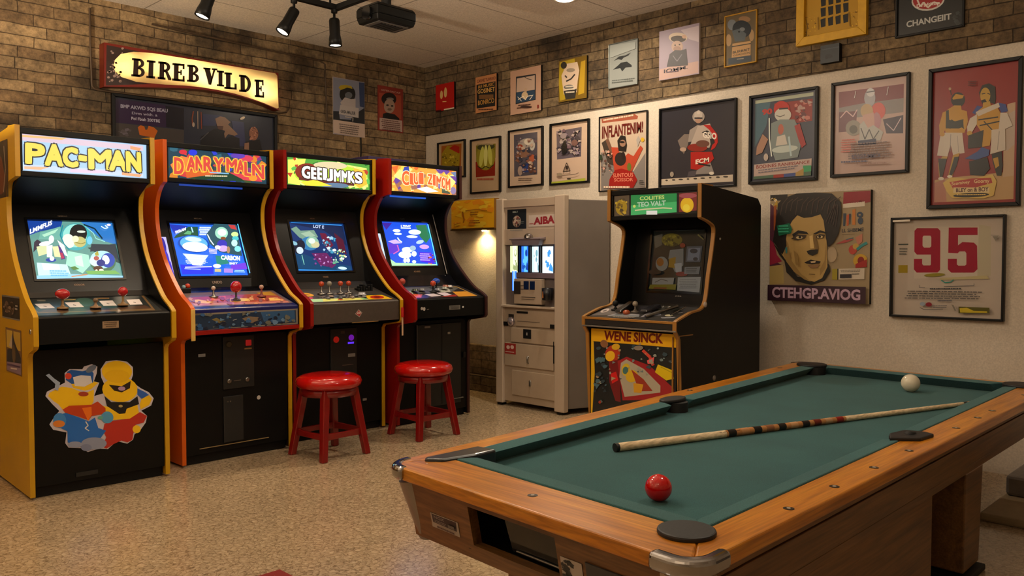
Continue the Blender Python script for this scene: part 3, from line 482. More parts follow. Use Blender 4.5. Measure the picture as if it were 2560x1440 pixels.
# ---- back wall pictures
q=[(830,192),(912,205),(912,343),(836,337)]
A=Art(q,KT).bg('#8e8690').poly('#767a8c',[(1432,712),(1725,750),(1725,1130),(1440,1100)]).poly('#2a3a5c',[(1672,750),(1725,755),(1725,980),(1680,970)]).poly('#1b2026',[(1440,1020),(1490,1020),(1500,1090),(1600,1095),(1610,1060),(1725,980),(1725,1130),(1440,1100)]).ell('#1a1c1c',1565,860,74,80).poly('#a08a1c',[(1480,800),(1500,780),(1545,775),(1600,785),(1610,810),(1560,800),(1500,825)]).ell('#5a6068',1575,870,34,30).poly('#a59d9c',[(1500,940),(1540,890),(1600,905),(1640,900),(1640,1000),(1530,990)]).poly('#a9a2a0',[(1500,960),(1670,985),(1668,1075),(1490,1045)]).text('#2b3038','GRSA MALIUR',(1505,1005,1032),(1640,1018,1052),.03).poly('#b5a093',[(1440,1098),(1730,1130),(1730,1255),(1450,1222)]).scribble('#6d5f58',1490,1130,1690,1225,5,3,.1).line('#b9b0a4',[(1540,1070),(1612,1078),(1610,1110)],6)
picture(q,'B',A,'wall_poster','pale poster of a dark helmet on the back wall, right of the lit sign','poster',None,d=.008,rough=.5,back=frameW)
q=[(942,213),(1009,222),(1007,333),(948,326)]
A=Art(q,KT).bg('#7d2b22').text('#b08a7c','SEFERGROAP',(1870,815,830),(2055,840,856)).poly('#97432f',[(1850,850),(2060,870),(2060,1090),(1865,1070)]).ell('#1a1817',1945,905,70,58).ell('#77726c',1955,905,36,14).ell('#9a8272',1950,970,50,66).ell('#2a2624',1932,962,12,8).ell('#2a2624',1975,968,12,8).ell('#6d5a4c',1952,1000,20,12).poly('#171819',[(1895,1040),(1930,1030),(2000,1045),(2040,1080),(2040,1120),(1890,1100)]).poly('#ad948a',[(1865,1078),(2066,1100),(2066,1205),(1870,1185)]).scribble('#6a4a44',1880,1090,2050,1195,6,5,.1)
picture(q,'B',A,'wall_poster','red bordered poster of a man in a cap on the back wall','poster',None,d=.008,rough=.5,back=mat('#5a1a14'))
q=[(279,234),(695,285),(693,420),(284,395)]
A=Art(q,KS).bg('#262a38').poly('#2a1c38',[(375,735),(1130,830),(1130,1100),(390,1040)]).poly('#15151f',[(920,810),(1130,835),(1130,1105),(930,1080)]).text('#8d8aa0','BMP AKWD 5QS BEAU',(435,805,860),(945,850,905),.03).text('#8d8aa0','Drm with. a',(555,895,930),(830,915,950)).text('#9c98ac','Pol Fbish 200TBE',(550,960,1000),(860,985,1025),.03).poly('#3a3636',[(390,1045),(1130,1110),(1130,1600),(390,1500)]).poly('#a8561c',[(620,1090),(650,1065),(690,1080),(700,1120),(720,1120),(735,1070),(790,1085),(835,1130),(800,1220),(640,1190)]).specks(['#57505a','#4a4348'],420,1120,560,1200,10,24,3).poly('#2b3150',[(1350,900),(1600,920),(1500,1050),(1350,1050)]).poly('#313659',[(1700,980),(1860,1000),(1880,1300),(1760,1300)]).line('#6d3a2a',[(1240,870),(1225,960),(1230,1060)],16).line('#8a7668',[(1290,870),(1292,1090)],10).line('#6d3020',[(1330,880),(1335,1090)],12).ell('#94887c',1240,1040,14,30).poly('#7d6150',[(1500,960),(1560,930),(1620,940),(1690,1000),(1660,1030),(1780,1150),(1740,1170),(1660,1150),(1620,1200),(1595,1190),(1620,1110),(1530,1080)]).poly('#4d342c',[(1520,1050),(1600,1050),(1590,1100),(1540,1095)]).poly('#1a1a20',[(1330,1190),(1500,1080),(1600,1110),(1620,1210),(1700,1170),(1800,1200),(1800,1500),(1300,1500)]).line('#4a4a52',[(1320,1230),(1420,1130)],8).ell('#855641',1985,1140,60,85).specks(['#5d3226','#a8705a'],1940,1060,2040,1210,22,16,5).poly('#131318',[(1880,1240),(2060,1210),(2120,1500),(1860,1500)]).poly('#81604f',[(1860,1260),(1920,1250),(1910,1500),(1850,1500)]).ell('#c9b7a0',1840,950,34,16,-25)
picture(q,'B',A,'banner','wide dark purple framed banner under the lit sign','banner',frameB,.022,.03,rough=.22)
# ------------------------------------------------------------------ lit sign on the back wall
def halfring(cx,cy,rx,ry,ix,iy,n=10):   # right-opening bowl as a closed outline
    o=[(cx+rx*math.sin(math.pi*i/n),cy-ry*math.cos(math.pi*i/n)) for i in range(n+1)]
    return o+[(cx+ix*math.sin(math.pi*i/n),cy-iy*math.cos(math.pi*i/n)) for i in range(n,-1,-1)]
def slab_glyph(ch):
    rc=lambda a,b,c,d:[(a,b),(c,b),(c,d),(a,d)]
    st=[rc(.12,0,.46,1),rc(.0,0,.58,.12),rc(.0,.88,.58,1)]
    if ch=='I': return [rc(.16,0,.54,1),rc(.0,0,.7,.12),rc(.0,.88,.7,1)],.7
    if ch=='B': return st+[halfring(.5,.27,.42,.27,.18,.15),halfring(.48,.75,.38,.25,.15,.13),rc(.4,.42,.55,.56),rc(.4,0,.55,.12),rc(.4,.88,.55,1)],.95
    if ch=='R': return st+[halfring(.5,.72,.42,.28,.17,.15),rc(.4,.42,.55,.57),rc(.4,.88,.55,1),[(.5,.5),(.72,.5),(1.02,.1),(1.02,0),(.8,0)]],1.02
    if ch=='E': return st+[rc(.4,0,.9,.12),rc(.78,0,.92,.33),rc(.4,.88,.88,1),rc(.76,.7,.9,1),rc(.4,.45,.66,.56),rc(.6,.36,.7,.66)],.94
    if ch=='V': return [[(.06,1),(.44,1),(.66,.30),(.56,0),(.40,0)],[(.52,0),(.62,.2),(.9,1),(.76,1),(.5,.16)],rc(0,.9,.52,1),rc(.62,.9,1.02,1)],1.02
    if ch=='L': return st+[rc(.4,0,.92,.12),rc(.78,0,.94,.36)],.95
    if ch=='D': return st+[halfring(.42,.5,.56,.5,.3,.36),],1.0
LENS=[(360,400),(375,320),(430,250),(560,222),(760,232),(2225,470),(2252,500),(2258,860),(2235,868)]+[(2235-(2235-900)*t,868-(868-596)*(1-(1-t)**2)) for t in [.12,.25,.4,.55,.7,.85,1]]+[(600,570),(450,520),(385,470)]
q=[(255,106),(697,183),(695,276),(262,219)]
a,b,z0,z1=wall_rect(q,'B',.08)
W=b-a;Hh=z1-z0
root=thing('lit_sign','long glowing amber sign lettered BIREBVILDE on the brick wall','sign',(a,WY-.002,z0))
A=Art(q,KS)
def shape(y): return A.uv(*y)
out=[(258,110),(2270,465),(2275,890)]+[(2275-(2275-1000)*t,890-(890-632)*(1-(1-t)**2)) for t in [.12,.25,.4,.55,.7,.85,1]]+[(280,640)]
def wp(pts): return [( (u*W),(v*Hh) ) for u,v in [A.uv(*p) for p in pts]]
def vslab(mb,pts,y0,y1,mi=0):
    n=len(pts);ar=sum(pts[i][0]*pts[(i+1)%n][1]-pts[(i+1)%n][0]*pts[i][1] for i in range(n))
    if ar<0: pts=pts[::-1]
    v=[(x,y0,z) for x,z in pts]+[(x,y1,z) for x,z in pts]   # y0 is the front (smaller y)
    f=[tuple(range(n)),tuple(range(n,2*n))[::-1]]+[(i,n+i,n+(i+1)%n,(i+1)%n) for i in range(n)]
    mb.add(v,f,mi)
mb=MB();po=wp(out);n_=len(po);ar_=sum(po[i][0]*po[(i+1)%n_][1]-po[(i+1)%n_][0]*po[i][1] for i in range(n_))
if ar_<0: po=po[::-1]
cx_=sum(p[0] for p in po)/n_;cz_=sum(p[1] for p in po)/n_
pin=[(p[0]+(cx_-p[0])*.012,p[1]+(cz_-p[1])*.05) for p in po]
vsl=[(x,-.08,z) for x,z in po]+[(x,0,z) for x,z in po]+[(x,-.08,z) for x,z in pin]+[(x,-.012,z) for x,z in pin]
fsl=[]
for i in range(n_):
    k=(i+1)%n_;fsl+=[(i,n_+i,n_+k,k),(2*n_+i,2*n_+k,3*n_+k,3*n_+i),(i,k,2*n_+k,2*n_+i)]
fsl+=[tuple(range(n_,2*n_))[::-1],tuple(range(3*n_,4*n_))]
mb.add(vsl,fsl);mb.build('sign_box',mat('#6a2412',.4,mottle=.3,bscale=20),root)
from mathutils.geometry import tessellate_polygon
lens=LENS
mb=MB();lp=wp(lens);allp=po+lp
tri=tessellate_polygon([[Vector((x,z,0)) for x,z in po],[Vector((x,z,0)) for x,z in lp]])
fsl=[]
for t_ in tri:
    a_,b_,c_=[allp[k] for k in t_];fsl.append(tuple(t_) if (b_[0]-a_[0])*(c_[1]-a_[1])-(b_[1]-a_[1])*(c_[0]-a_[0])>0 else tuple(t_)[::-1])
mb.add([(x,-.0835,z) for x,z in allp],fsl);mb.add([(x,-.0800,z) for x,z in allp],[f[::-1] for f in fsl]);mb.build('face_border',mat('#7a1c0c',.4),root)
mb=MB();vslab(mb,wp([(285,150),(640,222),(560,222),(430,250),(375,320),(360,400),(385,470),(450,520),(600,572),(760,592),(300,622)]),-.0845,-.0825)
for i in range(26):
    rd=random.Random(i);cx=300+150*rd.random();cy=180+410*rd.random();r=6+12*rd.random()
    vslab(mb,wp([(cx+r*math.cos(k*1.3+i),cy+r*math.sin(k*1.3+i)) for k in range(5)]),-.0855,-.0845,1)
mb.build('end_panel',[mat('#33221f',.25,coat=.4),mat('#a58a80',.3)],root)
ml=bpy.data.materials.new('lit_sign_face');ml.use_nodes=True;nt=ml.node_tree;nt.nodes.clear()
tl=N(nt,'BsdfTranslucent');tl.inputs[0].default_value=(.95,.66,.26,1);df=N(nt,'BsdfDiffuse');df.inputs[0].default_value=(.6,.4,.15,1)
ms=N(nt,'MixShader');ms.inputs[0].default_value=.25;mo=N(nt,'OutputMaterial')
nt.links.new(tl.outputs[0],ms.inputs[1]);nt.links.new(df.outputs[0],ms.inputs[2]);nt.links.new(ms.outputs[0],mo.inputs[0])
for px,py,e,lx in ((470,400,2.0,.16),(1000,430,2.2,.42),(1600,560,2.4,.42),(2120,690,2.2,.22)):
    u,v=A.uv(px,py)
    ld=bpy.data.lights.new('sign_tube','AREA');ld.shape='RECTANGLE';ld.size=lx;ld.size_y=.05;ld.energy=e*1.15;ld.color=(1,.88,.66)
    lo=bpy.data.objects.new('sign_tube',ld);COL.objects.link(lo);lo.parent=root;lo.location=(u*W,-.012,v*Hh);lo.rotation_euler=(R(-90),0,0)
mb=MB();lp=wp(lens);ar_=sum(lp[i][0]*lp[(i+1)%len(lp)][1]-lp[(i+1)%len(lp)][0]*lp[i][1] for i in range(len(lp)))
if ar_<0: lp=lp[::-1]
mb.add([(x,-.0855,z) for x,z in lp],[tuple(range(len(lp)))]);mb.build('lit_face',ml,root)
mb=MB()
spots=[('B',545,295,685,520),('I',700,315,790,530),('R',820,328,965,545),('E',975,345,1115,560),('B',1140,362,1280,570),('V',1325,395,1490,600),('I',1485,428,1570,615),('L',1575,450,1725,650),('D',1755,480,1905,685),('E',1950,535,2070,745)]
for ch,x0,ya,x1,yb in spots:
    polys,wd=slab_glyph(ch);sl=.17*(x1-x0)
    for pl in polys:
        vslab(mb,wp([(x0+(x1-x0)*u/wd, yb-(yb-ya-sl*.5)*v - sl*.5+sl*u/wd*.5) for u,v in pl]),-.0895,-.0862)
mb.build('lettering',mat('#2b1408',.5),root)
# conduit running round the sign
def cpt(x,y,d=.02): p=onaxis(x,y,1,WY-d);return (p.x,p.y,p.z)
cpm=mat('#4a3826',.6,mottle=.2,bscale=10)
o=MB().tube([cpt(224,20),cpt(226,120),cpt(230,215),cpt(236,222),cpt(252,226),cpt(470,253),cpt(700,282),cpt(716,280),cpt(722,270)],.007,8).build('conduit',cpm)
tag(o,'thin brown conduit bending down and under the lit sign','conduit')
o=MB().tube([cpt(380,60),cpt(600,110),cpt(800,152),cpt(812,160),cpt(818,300),cpt(818,302)],.007,8).build('conduit',cpm)
tag(o,'thin conduit running along the brick above the lit sign toward the posters','conduit')
# cable hanging below the pale helmet poster
o=MB().tube([cpt(902,344,.005),cpt(903,372,.005),cpt(901,420,.005)],.006,6).build('cable',BLACKM);tag(o,'short black cable hanging below the pale helmet poster','cable')
ADDED_PEND=((2.35,2.95,2.44,68),(1.4,2.65,2.2,50),(2.5,1.0,2.1,46),(.5,.4,2.0,9),(-.9,2.6,2.1,5))  # globe pendants added out of view to light the room and ceiling
ADDED_UPL=((.25,4.5,330),(-1.2,.6,130))  # floor uplights added out of view to brighten the ceiling
# ------------------------------------------------------------------ ceiling fittings
lampm=mat('#fff1dc',.5,emit=9)
ZT=2.75
tr=thing('track_light_rail','black L-shaped lighting track hanging under the ceiling','track',(3.094,4.596,ZT))
mb=MB();mb.box(-3.2,.018,-.018,.018,-.016,.018);mb.build('track',BLACKM,tr,bevel=.003)
mb=MB();mb.box(-.018,.018,-1.4,-.018,-.016,.018);mb.build('track',BLACKM,tr,bevel=.003)
mb=MB()
for x,y in ((-.05,0),(-1.5,0),(-3.0,0),(0,-.7),(0,-1.3)): mb.tube([(x,y,.01),(x,y,CH-ZT)],.007,8)
mb.build('hanger',BLACKM,tr)
def spot(pos,aim,label,energy,L=.16):
    t=thing('spotlight',label,'spotlight',pos,0,'black track spotlights')
    d=Vector(aim).normalized();j=Vector((0,0,-.07))
    MB().lathe([(.02,-.0),(.02,-.02),(.008,-.022),(.008,-.075)],(0,0,0),12).build('stem',BLACKM,t)
    MB().lathe([(.012,-.02),(.03,-.012),(.034,0),(.034,L*.55),(.04,L*.75),(.043,L),(.039,L),(.034,L-.02)],j,20,axis=d).build('lamp_shade',BLACK,t)
    MB().lathe([(.0345,L-.012),(.034,L-.006)],j,20,axis=d).build('lamp_lens',lampm,t)
    ld=bpy.data.lights.new('spot_beam','SPOT');ld.energy=energy;ld.color=(1,.78,.52);ld.spot_size=R(80);ld.spot_blend=.6;ld.shadow_soft_size=.03
    lo=bpy.data.objects.new('spot_beam',ld);COL.objects.link(lo);lo.parent=t;lo.location=j+d*(L+.012);lo.rotation_euler=d.to_track_quat('-Z','Y').to_euler()
sx=3.094
spot((sx-.02,4.596,ZT-.016),(0.03,-.02,-1),'black spotlight pointing straight down at the corner of the track',16)
p=onaxis(735,10,1,4.596);spot((p.x,4.596,ZT-.016),(-.45,.1,-.85),'tilted black spotlight left of the track corner',16)
p=onaxis(528,-40,1,4.596);spot((p.x,4.596,ZT-.016),(-.3,.1,-.9),'black spotlight leftmost of the three on the track',16)
# projector
pc=CAM+ray(966,66)*5.0
pr=thing('projector','black ceiling projector on a short pole right of the track lights','projector',(pc.x,pc.y,pc.z))
hw,hd=.145,.105
mb=MB();mb.hexa([(-hw*.92,-hd*.9,0),(hw*.92,-hd*.9,0),(hw*.92,hd*.9,0),(-hw*.92,hd*.9,0)],[(-hw,-hd,.035),(hw,-hd,.035),(hw,hd,.035),(-hw,hd,.035)]);mb.box(-hw,hw,-hd,hd,.035,.085);mb.hexa([(-hw,-hd,.085),(hw,-hd,.085),(hw,hd,.085),(-hw,hd,.085)],[(-hw*.9,-hd*.85,.105),(hw*.9,-hd*.85,.105),(hw*.9,hd*.85,.105),(-hw*.9,hd*.85,.105)])
mb.build('body',BLACK,pr,bevel=.006)
mb=MB().tube([(.0,.0,.10),(0,0,CH-pr.location.z)],.03,16);mb.lathe([(.07,0),(.07,-.02)],(0,0,CH-pr.location.z),20);mb.build('mount_pole',BLACKM,pr)
mb=MB();mb.slab([(-.11,-.075),(.11,-.075),(.11,.075),(-.11,.075)],-.004,0);mb.build('bottom_plate',mat('#5a5754',.4),pr,bevel=.003)
mb=MB()
for k in range(7): mb.box(-.08+k*.025,-.068+k*.025,-.055,.055,-.007,-.003)
mb.build('vent',BLACKM,pr)
MB().lathe([(.035,-.012),(.04,0),(.04,.02)],(-hw,-.02,.045),20,axis=(-1,0,0)).build('lens',BLACKG,pr)
# recessed downlight in view at the top edge; unseen globes added for room light
def downlight(x,y,energy,label,col=(1,.84,.64)):
    t=thing('ceiling_light',label,'ceiling light',(x,y,CH),0,'recessed ceiling lights')
    mb=MB();n=28
    prof=[(.062,-.001),(.085,-.001),(.085,-.008),(.075,-.012),(.066,-.010),(.062,-.001)]
    mb.lathe(prof[1:5],(0,0,0),n);mb.build('trim_ring',mat('#d8cfc0',.4),t)
    MB().lathe([(.058,-.0135),(.056,-.0145)],(0,0,0),n).build('lamp_lens',mat('#ffe9c8',.5,emit=14),t)
    ld=bpy.data.lights.new('lamp_light','AREA');ld.shape='DISK';ld.size=.11;ld.energy=energy;ld.color=col;ld.spread=R(165)
    lo=bpy.data.objects.new('lamp_light',ld);COL.objects.link(lo);lo.parent=t;lo.location=(0,0,-.02)
p=onaxis(1412,-6,2,CH)
downlight(p.x,p.y,17,'recessed ceiling light glowing at the top edge, right of the projector')
def globe(x,y,z,energy,label,col=(1,.86,.68)):
    D=z-CH
    t=thing('added_pendant_lamp',label,'added pendant lamp',(x,y,CH),0,'globe pendants added out of view to light the room')
    MB().lathe([(.05,0),(.05,-.015),(.012,-.02),(.006,-.03),(.006,D+.08)],(0,0,0),18).build('cord',BLACKM,t)
    MB().lathe([(.028,D+.10),(.03,D+.05),(.02,D+.04)],(0,0,0),18).build('lamp_holder',mat('#8a6a3a',.3,metal=.8),t)
    MB().ball((0,0,D),.05,n=20).build('bulb',mat('#ffdca8',.4,emit=10),t)
    ld=bpy.data.lights.new('lamp_light','POINT');ld.energy=energy;ld.color=col;ld.shadow_soft_size=.062
    lo=bpy.data.objects.new('lamp_light',ld);COL.objects.link(lo);lo.parent=t;lo.location=(0,0,D)
ED='added unseen globe pendant lamp, hanging over the room'
for x,y,z,e in ADDED_PEND: globe(x,y,z,e,ED)
for x,y,e in ADDED_UPL:
    t=thing('added_floor_lamp','added unseen uplight floor lamp, left of the yellow sided machine' if y>4 else 'added unseen uplight floor lamp, behind the camera','floor lamp',(x,y,0))
    MB().lathe([(.15,0),(.15,.02),(.02,.035),(.014,.05),(.014,1.66),(.03,1.68)],(0,0,0),24).build('stand',BLACKM,t)
    MB().lathe([(.03,1.67),(.10,1.69),(.16,1.75),(.165,1.76),(.155,1.757),(.095,1.70),(.02,1.69)],(0,0,0),28).build('lamp_bowl',mat('#3a2c1c',.4,metal=.6),t)
    MB().ball((0,0,1.735),.025,n=16).build('bulb',mat('#ffe2b0',.4,emit=12),t)
    ld=bpy.data.lights.new('lamp_light','POINT');ld.energy=e;ld.color=(1,.81,.58);ld.shadow_soft_size=.034
    lo=bpy.data.objects.new('lamp_light',ld);COL.objects.link(lo);lo.parent=t;lo.location=(0,0,1.735)
# ------------------------------------------------------------------ arcade cabinets
def catmull(pts,n=6):
    out=[];P=[pts[0]]+list(pts)+[pts[-1]]
    for i in range(1,len(P)-2):
        for k in range(n):
            t=k/n;p0,p1,p2,p3=P[i-1:i+3]
            out.append(tuple(.5*((2*p1[j])+(-p0[j]+p2[j])*t+(2*p0[j]-5*p1[j]+4*p2[j]-p3[j])*t*t+(-p0[j]+3*p1[j]-3*p2[j]+p3[j])*t**3) for j in (0,1)))
    out.append(tuple(pts[-1]));return out
def strip(mb,line,x0,x1,t=.007,mi=0):   # a T-moulding that follows an outline given in (y,z)
    n=len(line);nr=[]
    for i in range(n):
        a=line[max(i-1,0)];b=line[min(i+1,n-1)];dy,dz=b[0]-a[0],b[1]-a[1];l=math.hypot(dy,dz) or 1
        nr.append((-dz/l,dy/l))
    vs=[]
    for (y,z),(ny,nz) in zip(line,nr):
        i_=(y-ny*.002,z-nz*.002);o_=(y+ny*t,z+nz*t)
        vs+=[(x0,*i_),(x1,*i_),(x1,*o_),(x0,*o_)]
    fs=[(0,1,2,3),tuple(4*(n-1)+k for k in (3,2,1,0))]
    for i in range(n-1):
        for k in range(4):
            k2=(k+1)%4;fs.append((4*i+k,4*i+4+k,4*i+4+k2,4*i+k2))
    mb.add(vs,fs,mi)
def joystick(root,x,y,z,ballmat,r=.02,h=.075,base=None,tilt=0,sz=1):
    j=MB().lathe([(.026,0),(.026,.006),(.012,.010),(.0055,.02),(.0055,h)],(x,y,z),16).build('joystick',base or STEEL,root)
    MB().ball((x,y,z+h+r*.6),r,sz=sz).build('ball_top',ballmat,j)
def button(root,x,y,z,m,r=.014,h=.010):
    MB().lathe([(r*1.35,0),(r*1.35,.004),(r,.005),(r,h),(r*.8,h+.002)],(x,y,z),16).build('button',m,root)
def arcade(label,origin,w,low,mar,zm0,zm1,sideL,sideR,trimL,trimR,marq,screen,rz=0,marq_emit=1.5,scr_emit=1.5,back=1.0,pf=None,front_curve=None,scr=None,top_back=None,pbot=.735,panel_mat=None,apron_mat=None,panel_front=None):
    c=thing('arcade_cabinet',label,'arcade machine',origin,rz)
    st=.02
    curve=front_curve or [(0,.868),(.045,.895),(.13,.938),(.24,1.03),(.335,1.13),(.392,1.22),(.43,1.33),(.432,1.44),(.40,1.51),(.352,zm0-.02)]
    sm=catmull(curve,5)
    lowline=[(low,.012),(low,pbot-.06),(low-.02,pbot-.035),(.012,pbot-.01),(0,pbot)]
    if pf: lowline=pf
    front=lowline+sm+[(mar,zm0-.012),(mar,zm1)]
    tb=top_back or [(mar+.12,zm1+.004),(back-.06,zm1-.03),(back,zm1-.12)]
    poly=front+tb+[(back,0.012)]
    for nm,xa,xb,sm_,tm in (('side_panel',0,st,sideL,trimL),('side_panel',w-st,w,sideR,trimR)):
        sp=MB().prism(poly,xa,xb).build(nm,sm_,c)
        mb=MB();strip(mb,front+tb[:1],xa-.001,xb+.001);mb.build('edge_trim',tm,sp)
        xl=(xb,xb+.0025) if xa==0 else (xa-.0025,xa)
        MB().prism([(y+.004,z) for y,z in sm]+[(mar+.004,zm0-.012),(back-.1,zm0-.012),(back-.1,sm[0][1])],*xl).build('inner_liner',LINER,sp)
    xi0,xi1=st+.003,w-st-.003
    # box behind
    MB().box(xi0,xi1,low+.03,back-.02,0,.07).build('base',BLACKM,c,bevel=.004)
    mb=MB().box(xi0,xi1,back-.03,back-.012,.07,zm1-.14);mb.build('back_panel',BLACKM,c)
    mb=MB().prism([(mar+.02,zm1-.012),(mar+.12,zm1-.009),(back-.07,zm1-.043),(back-.02,zm1-.13),(back-.035,zm1-.14),(back-.08,zm1-.06),(mar+.12,zm1-.024),(mar+.02,zm1-.027)],xi0,xi1);mb.build('top_panel',BLACK,c)
    fp=MB().box(xi0,xi1,low+.004,low+.024,.055,pbot-.03).build('front_panel',BLACK,c,bevel=.002)
    # marquee
    mb=MB();y0=mar+.003;f=.011
    mb.box(xi0,xi1,y0,y0+.03,zm1-.036,zm1-.006);mb.box(xi0,xi1,y0,y0+.03,zm0-.01,zm0+.014);mb.box(xi0,xi0+f,y0,y0+.03,zm0+.014,zm1-.036);mb.box(xi1-f,xi1,y0,y0+.03,zm0+.014,zm1-.036)
    mb.build('marquee_frame',BLACK,c,bevel=.003)
    art_obj(marq,'marquee',(xi0+f-.001,y0+.014,zm0+.013),(1,0,0),(0,0,1),xi1-xi0-2*f+.002,zm1-zm0-.048,c,.25,marq_emit,eps=.0001)
    sy0,sz0,sy1,sz1,sw,sx=scr or (.375,1.04,.51,1.345,.42,w/2)
    V=Vector((0,sy1-sy0,sz1-sz0));sh=V.length;V.normalize();Nn=Vector((0,-V.z,V.y))
    bot=Vector((0,sy0,sz0));m0=.075;m1=.085
    def Q(x,h,n=0): 
        p=bot+V*h+Nn*n;return (x,p.y,p.z)
    # bezel round the screen
    mb=MB();sl=sx-sw/2;sr=sx+sw/2
    for x0,x1,h0,h1 in ((xi0,sl,-m0,sh+m1),(sr,xi1,-m0,sh+m1),(sl,sr,-m0,0),(sl,sr,sh,sh+m1)):
        mb.hexa([Q(x0,h0,-.012),Q(x1,h0,-.012),Q(x1,h1,-.012),Q(x0,h1,-.012)],[Q(x0,h0),Q(x1,h0),Q(x1,h1),Q(x0,h1)])
    bz=mb.build('bezel',mat('#0b0a0a',.3,spec=.3,coat=.12),c)
    mb=MB();g=.012
    for x0,x1,h0,h1 in ((sl-g,sl,-g,sh+g),(sr,sr+g,-g,sh+g),(sl,sr,-g,0),(sl,sr,sh,sh+g)):
        mb.hexa([Q(x0,h0,.0002),Q(x1,h0,.0002),Q(x1,h1,.0002),Q(x0,h1,.0002)],[Q(x0,h0,.005),Q(x1,h0,.005),Q(x1,h1,.005),Q(x0,h1,.005)])
    mb.build('screen_rim',BLACKG,bz)
    art_obj(screen,'screen',Q(sl,0,-.010),(1,0,0),V,sw,sh,c,.12,scr_emit,eps=.0001)
    # slanted panel from the bezel up to the marquee
    bt=Q(0,sh+m1);mb=MB().prism([(bt[1],bt[2]),(bt[1]+.012,bt[2]+.004),(mar+.04,zm0+.0),(mar+.03,zm0-.012)],xi0,xi1);sp=mb.build('speaker_panel',BLACK,c)
    # strip holding the bezel bottom
    bb=Q(0,-m0)
    ptop=pf and curve[2] or None
    pb=panel_front or (.285,.945)
    zf=curve[0][1]
    prof=[(.006,pbot+.004),(.006,zf-.006),(.014,zf),(pb[0],pb[1]),(pb[0],pb[1]-.03),(.06,pbot+.02)]
    cp=MB().prism(prof,xi0,xi1).build('control_panel',panel_mat or BLACK,c,bevel=.003)
    MB().prism([(pb[0]+.001,pb[1]-.03),(pb[0]+.001,pb[1]),(bb[1]-.004,bb[2]+.002),(bb[1]+.02,bb[2]-.03)],xi0,xi1).build('glass_retainer',mat('#0c0c12',.2,coat=.3),c)
    return c,cp,fp,bz,dict(w=w,low=low,zf=zf,pb=pb,xi0=xi0,xi1=xi1,pbot=pbot,Q=Q,sh=sh,sl=sl,sr=sr)
def on_panel(d,x,t,up=0):   # point on the sloping control panel, t 0 front .. 1 back
    y=.014+(d['pb'][0]-.014)*t;z=d['zf']+(d['pb'][1]-d['zf'])*t
    return (x,y,z+up)
def overlay(c,d,art,x0,x1,t0=.06,t1=.94,emit=0,coat=.3):
    a=Vector(on_panel(d,x0,t0,.0006));b=Vector(on_panel(d,x0,t1,.0006));V=b-a;h=V.length
    return art_obj(art,'panel_artwork',a,(1,0,0),V.normalized(),x1-x0,h,c,.3,emit,coat,gain=1.3,eps=.00008)
def badge(bz,d,x,h,col='#8a6a4c',w=.05,hh=.010,txt='COLOR'):
    A=Art([(0,0),(10,0),(10,4),(0,4)]).text(col,txt,(0,0,4),(10,0,4))
    V=Vector(d['Q'](0,1))-Vector(d['Q'](0,0))
    art_obj(A,'badge',Vector(d['Q'](x,h,.0005)),(1,0,0),V.normalized(),w,hh,bz,.4,0,0,1.2)
UQ=[(0,0),(100,0),(100,100),(0,100)]
# --- screens and marquees (their pictures)
KP=(60,520,.13889);KC=(400,530,.14582)
S1=Art([(76,552),(285,551),(318,690),(101,698)],KP).bg('#5c8f86')
S1.poly('#123a8a',[(80,220),(720,220),(700,330),(350,420),(150,500)]).poly('#2a6fb5',[(1050,220),(1650,220),(1720,620),(1480,560),(1300,430)]).poly('#6aa596',[(350,440),(690,320),(720,560),(560,560),(330,560)]).poly('#a6d4b8',[(380,480),(660,360),(600,440),(420,520)]).poly('#27403f',[(1180,690),(1700,600),(1800,960),(1300,760)]).poly('#20303c',[(1250,620),(1690,620),(1780,900),(1700,860),(1500,720),(1230,760)])
S1.line('#0a2a34',[(1100,270),(1300,340),(1450,520)],26).line('#8cd0cc',[(1120,300),(1280,420),(1330,520),(1500,570)],14).ell('#3fa0a5',970,500,265,245).ell('#8fd0c4',950,480,215,210).ell('#23211f',1010,440,155,170).ell('#d9e0cf',840,580,110,130,-20).ell('#b7b06d',1040,590,110,95).ell('#dcd9b4',960,540,60,60).ell('#cfd8c8',1060,405,75,22).line('#837b36',[(960,600),(1060,625),(1140,600)],14).ell('#6cbde0',1215,560,50,75).line('#1a7f8a',[(730,300),(690,480),(760,640),(860,740)],22)
S1.poly('#9fe0c0',[(830,760),(1200,820),(1240,1000),(1100,1150),(800,1000)]).poly('#c7f0d0',[(950,860),(1080,830),(1120,1040),(980,1000)]).poly('#bfe8e4',[(300,980),(820,1000),(900,1200),(330,1210)]).poly('#e6f5ef',[(380,990),(680,1010),(700,1090),(420,1110)]).poly('#2a2438',[(250,620),(300,570),(380,620),(330,700),(240,800)]).poly('#c9cf9c',[(290,700),(480,660),(470,820),(330,870)]).ell('#e8eef4',440,640,110,40,-12).ell('#f2f2f2',540,560,45,70).poly('#eef2f8',[(460,680),(560,660),(560,880),(470,880)]).poly('#d8d6a0',[(560,690),(690,680),(720,880),(600,870)]).poly('#4a2a78',[(650,650),(720,720),(790,900),(720,920)]).poly('#a82a50',[(690,790),(740,800),(770,890),(720,905)]).poly('#e9f6f2',[(640,570),(760,660),(830,860),(780,840),(700,700)]).ell('#1a3a9a',540,930,90,35).ell('#dfe8f6',555,905,40,42)
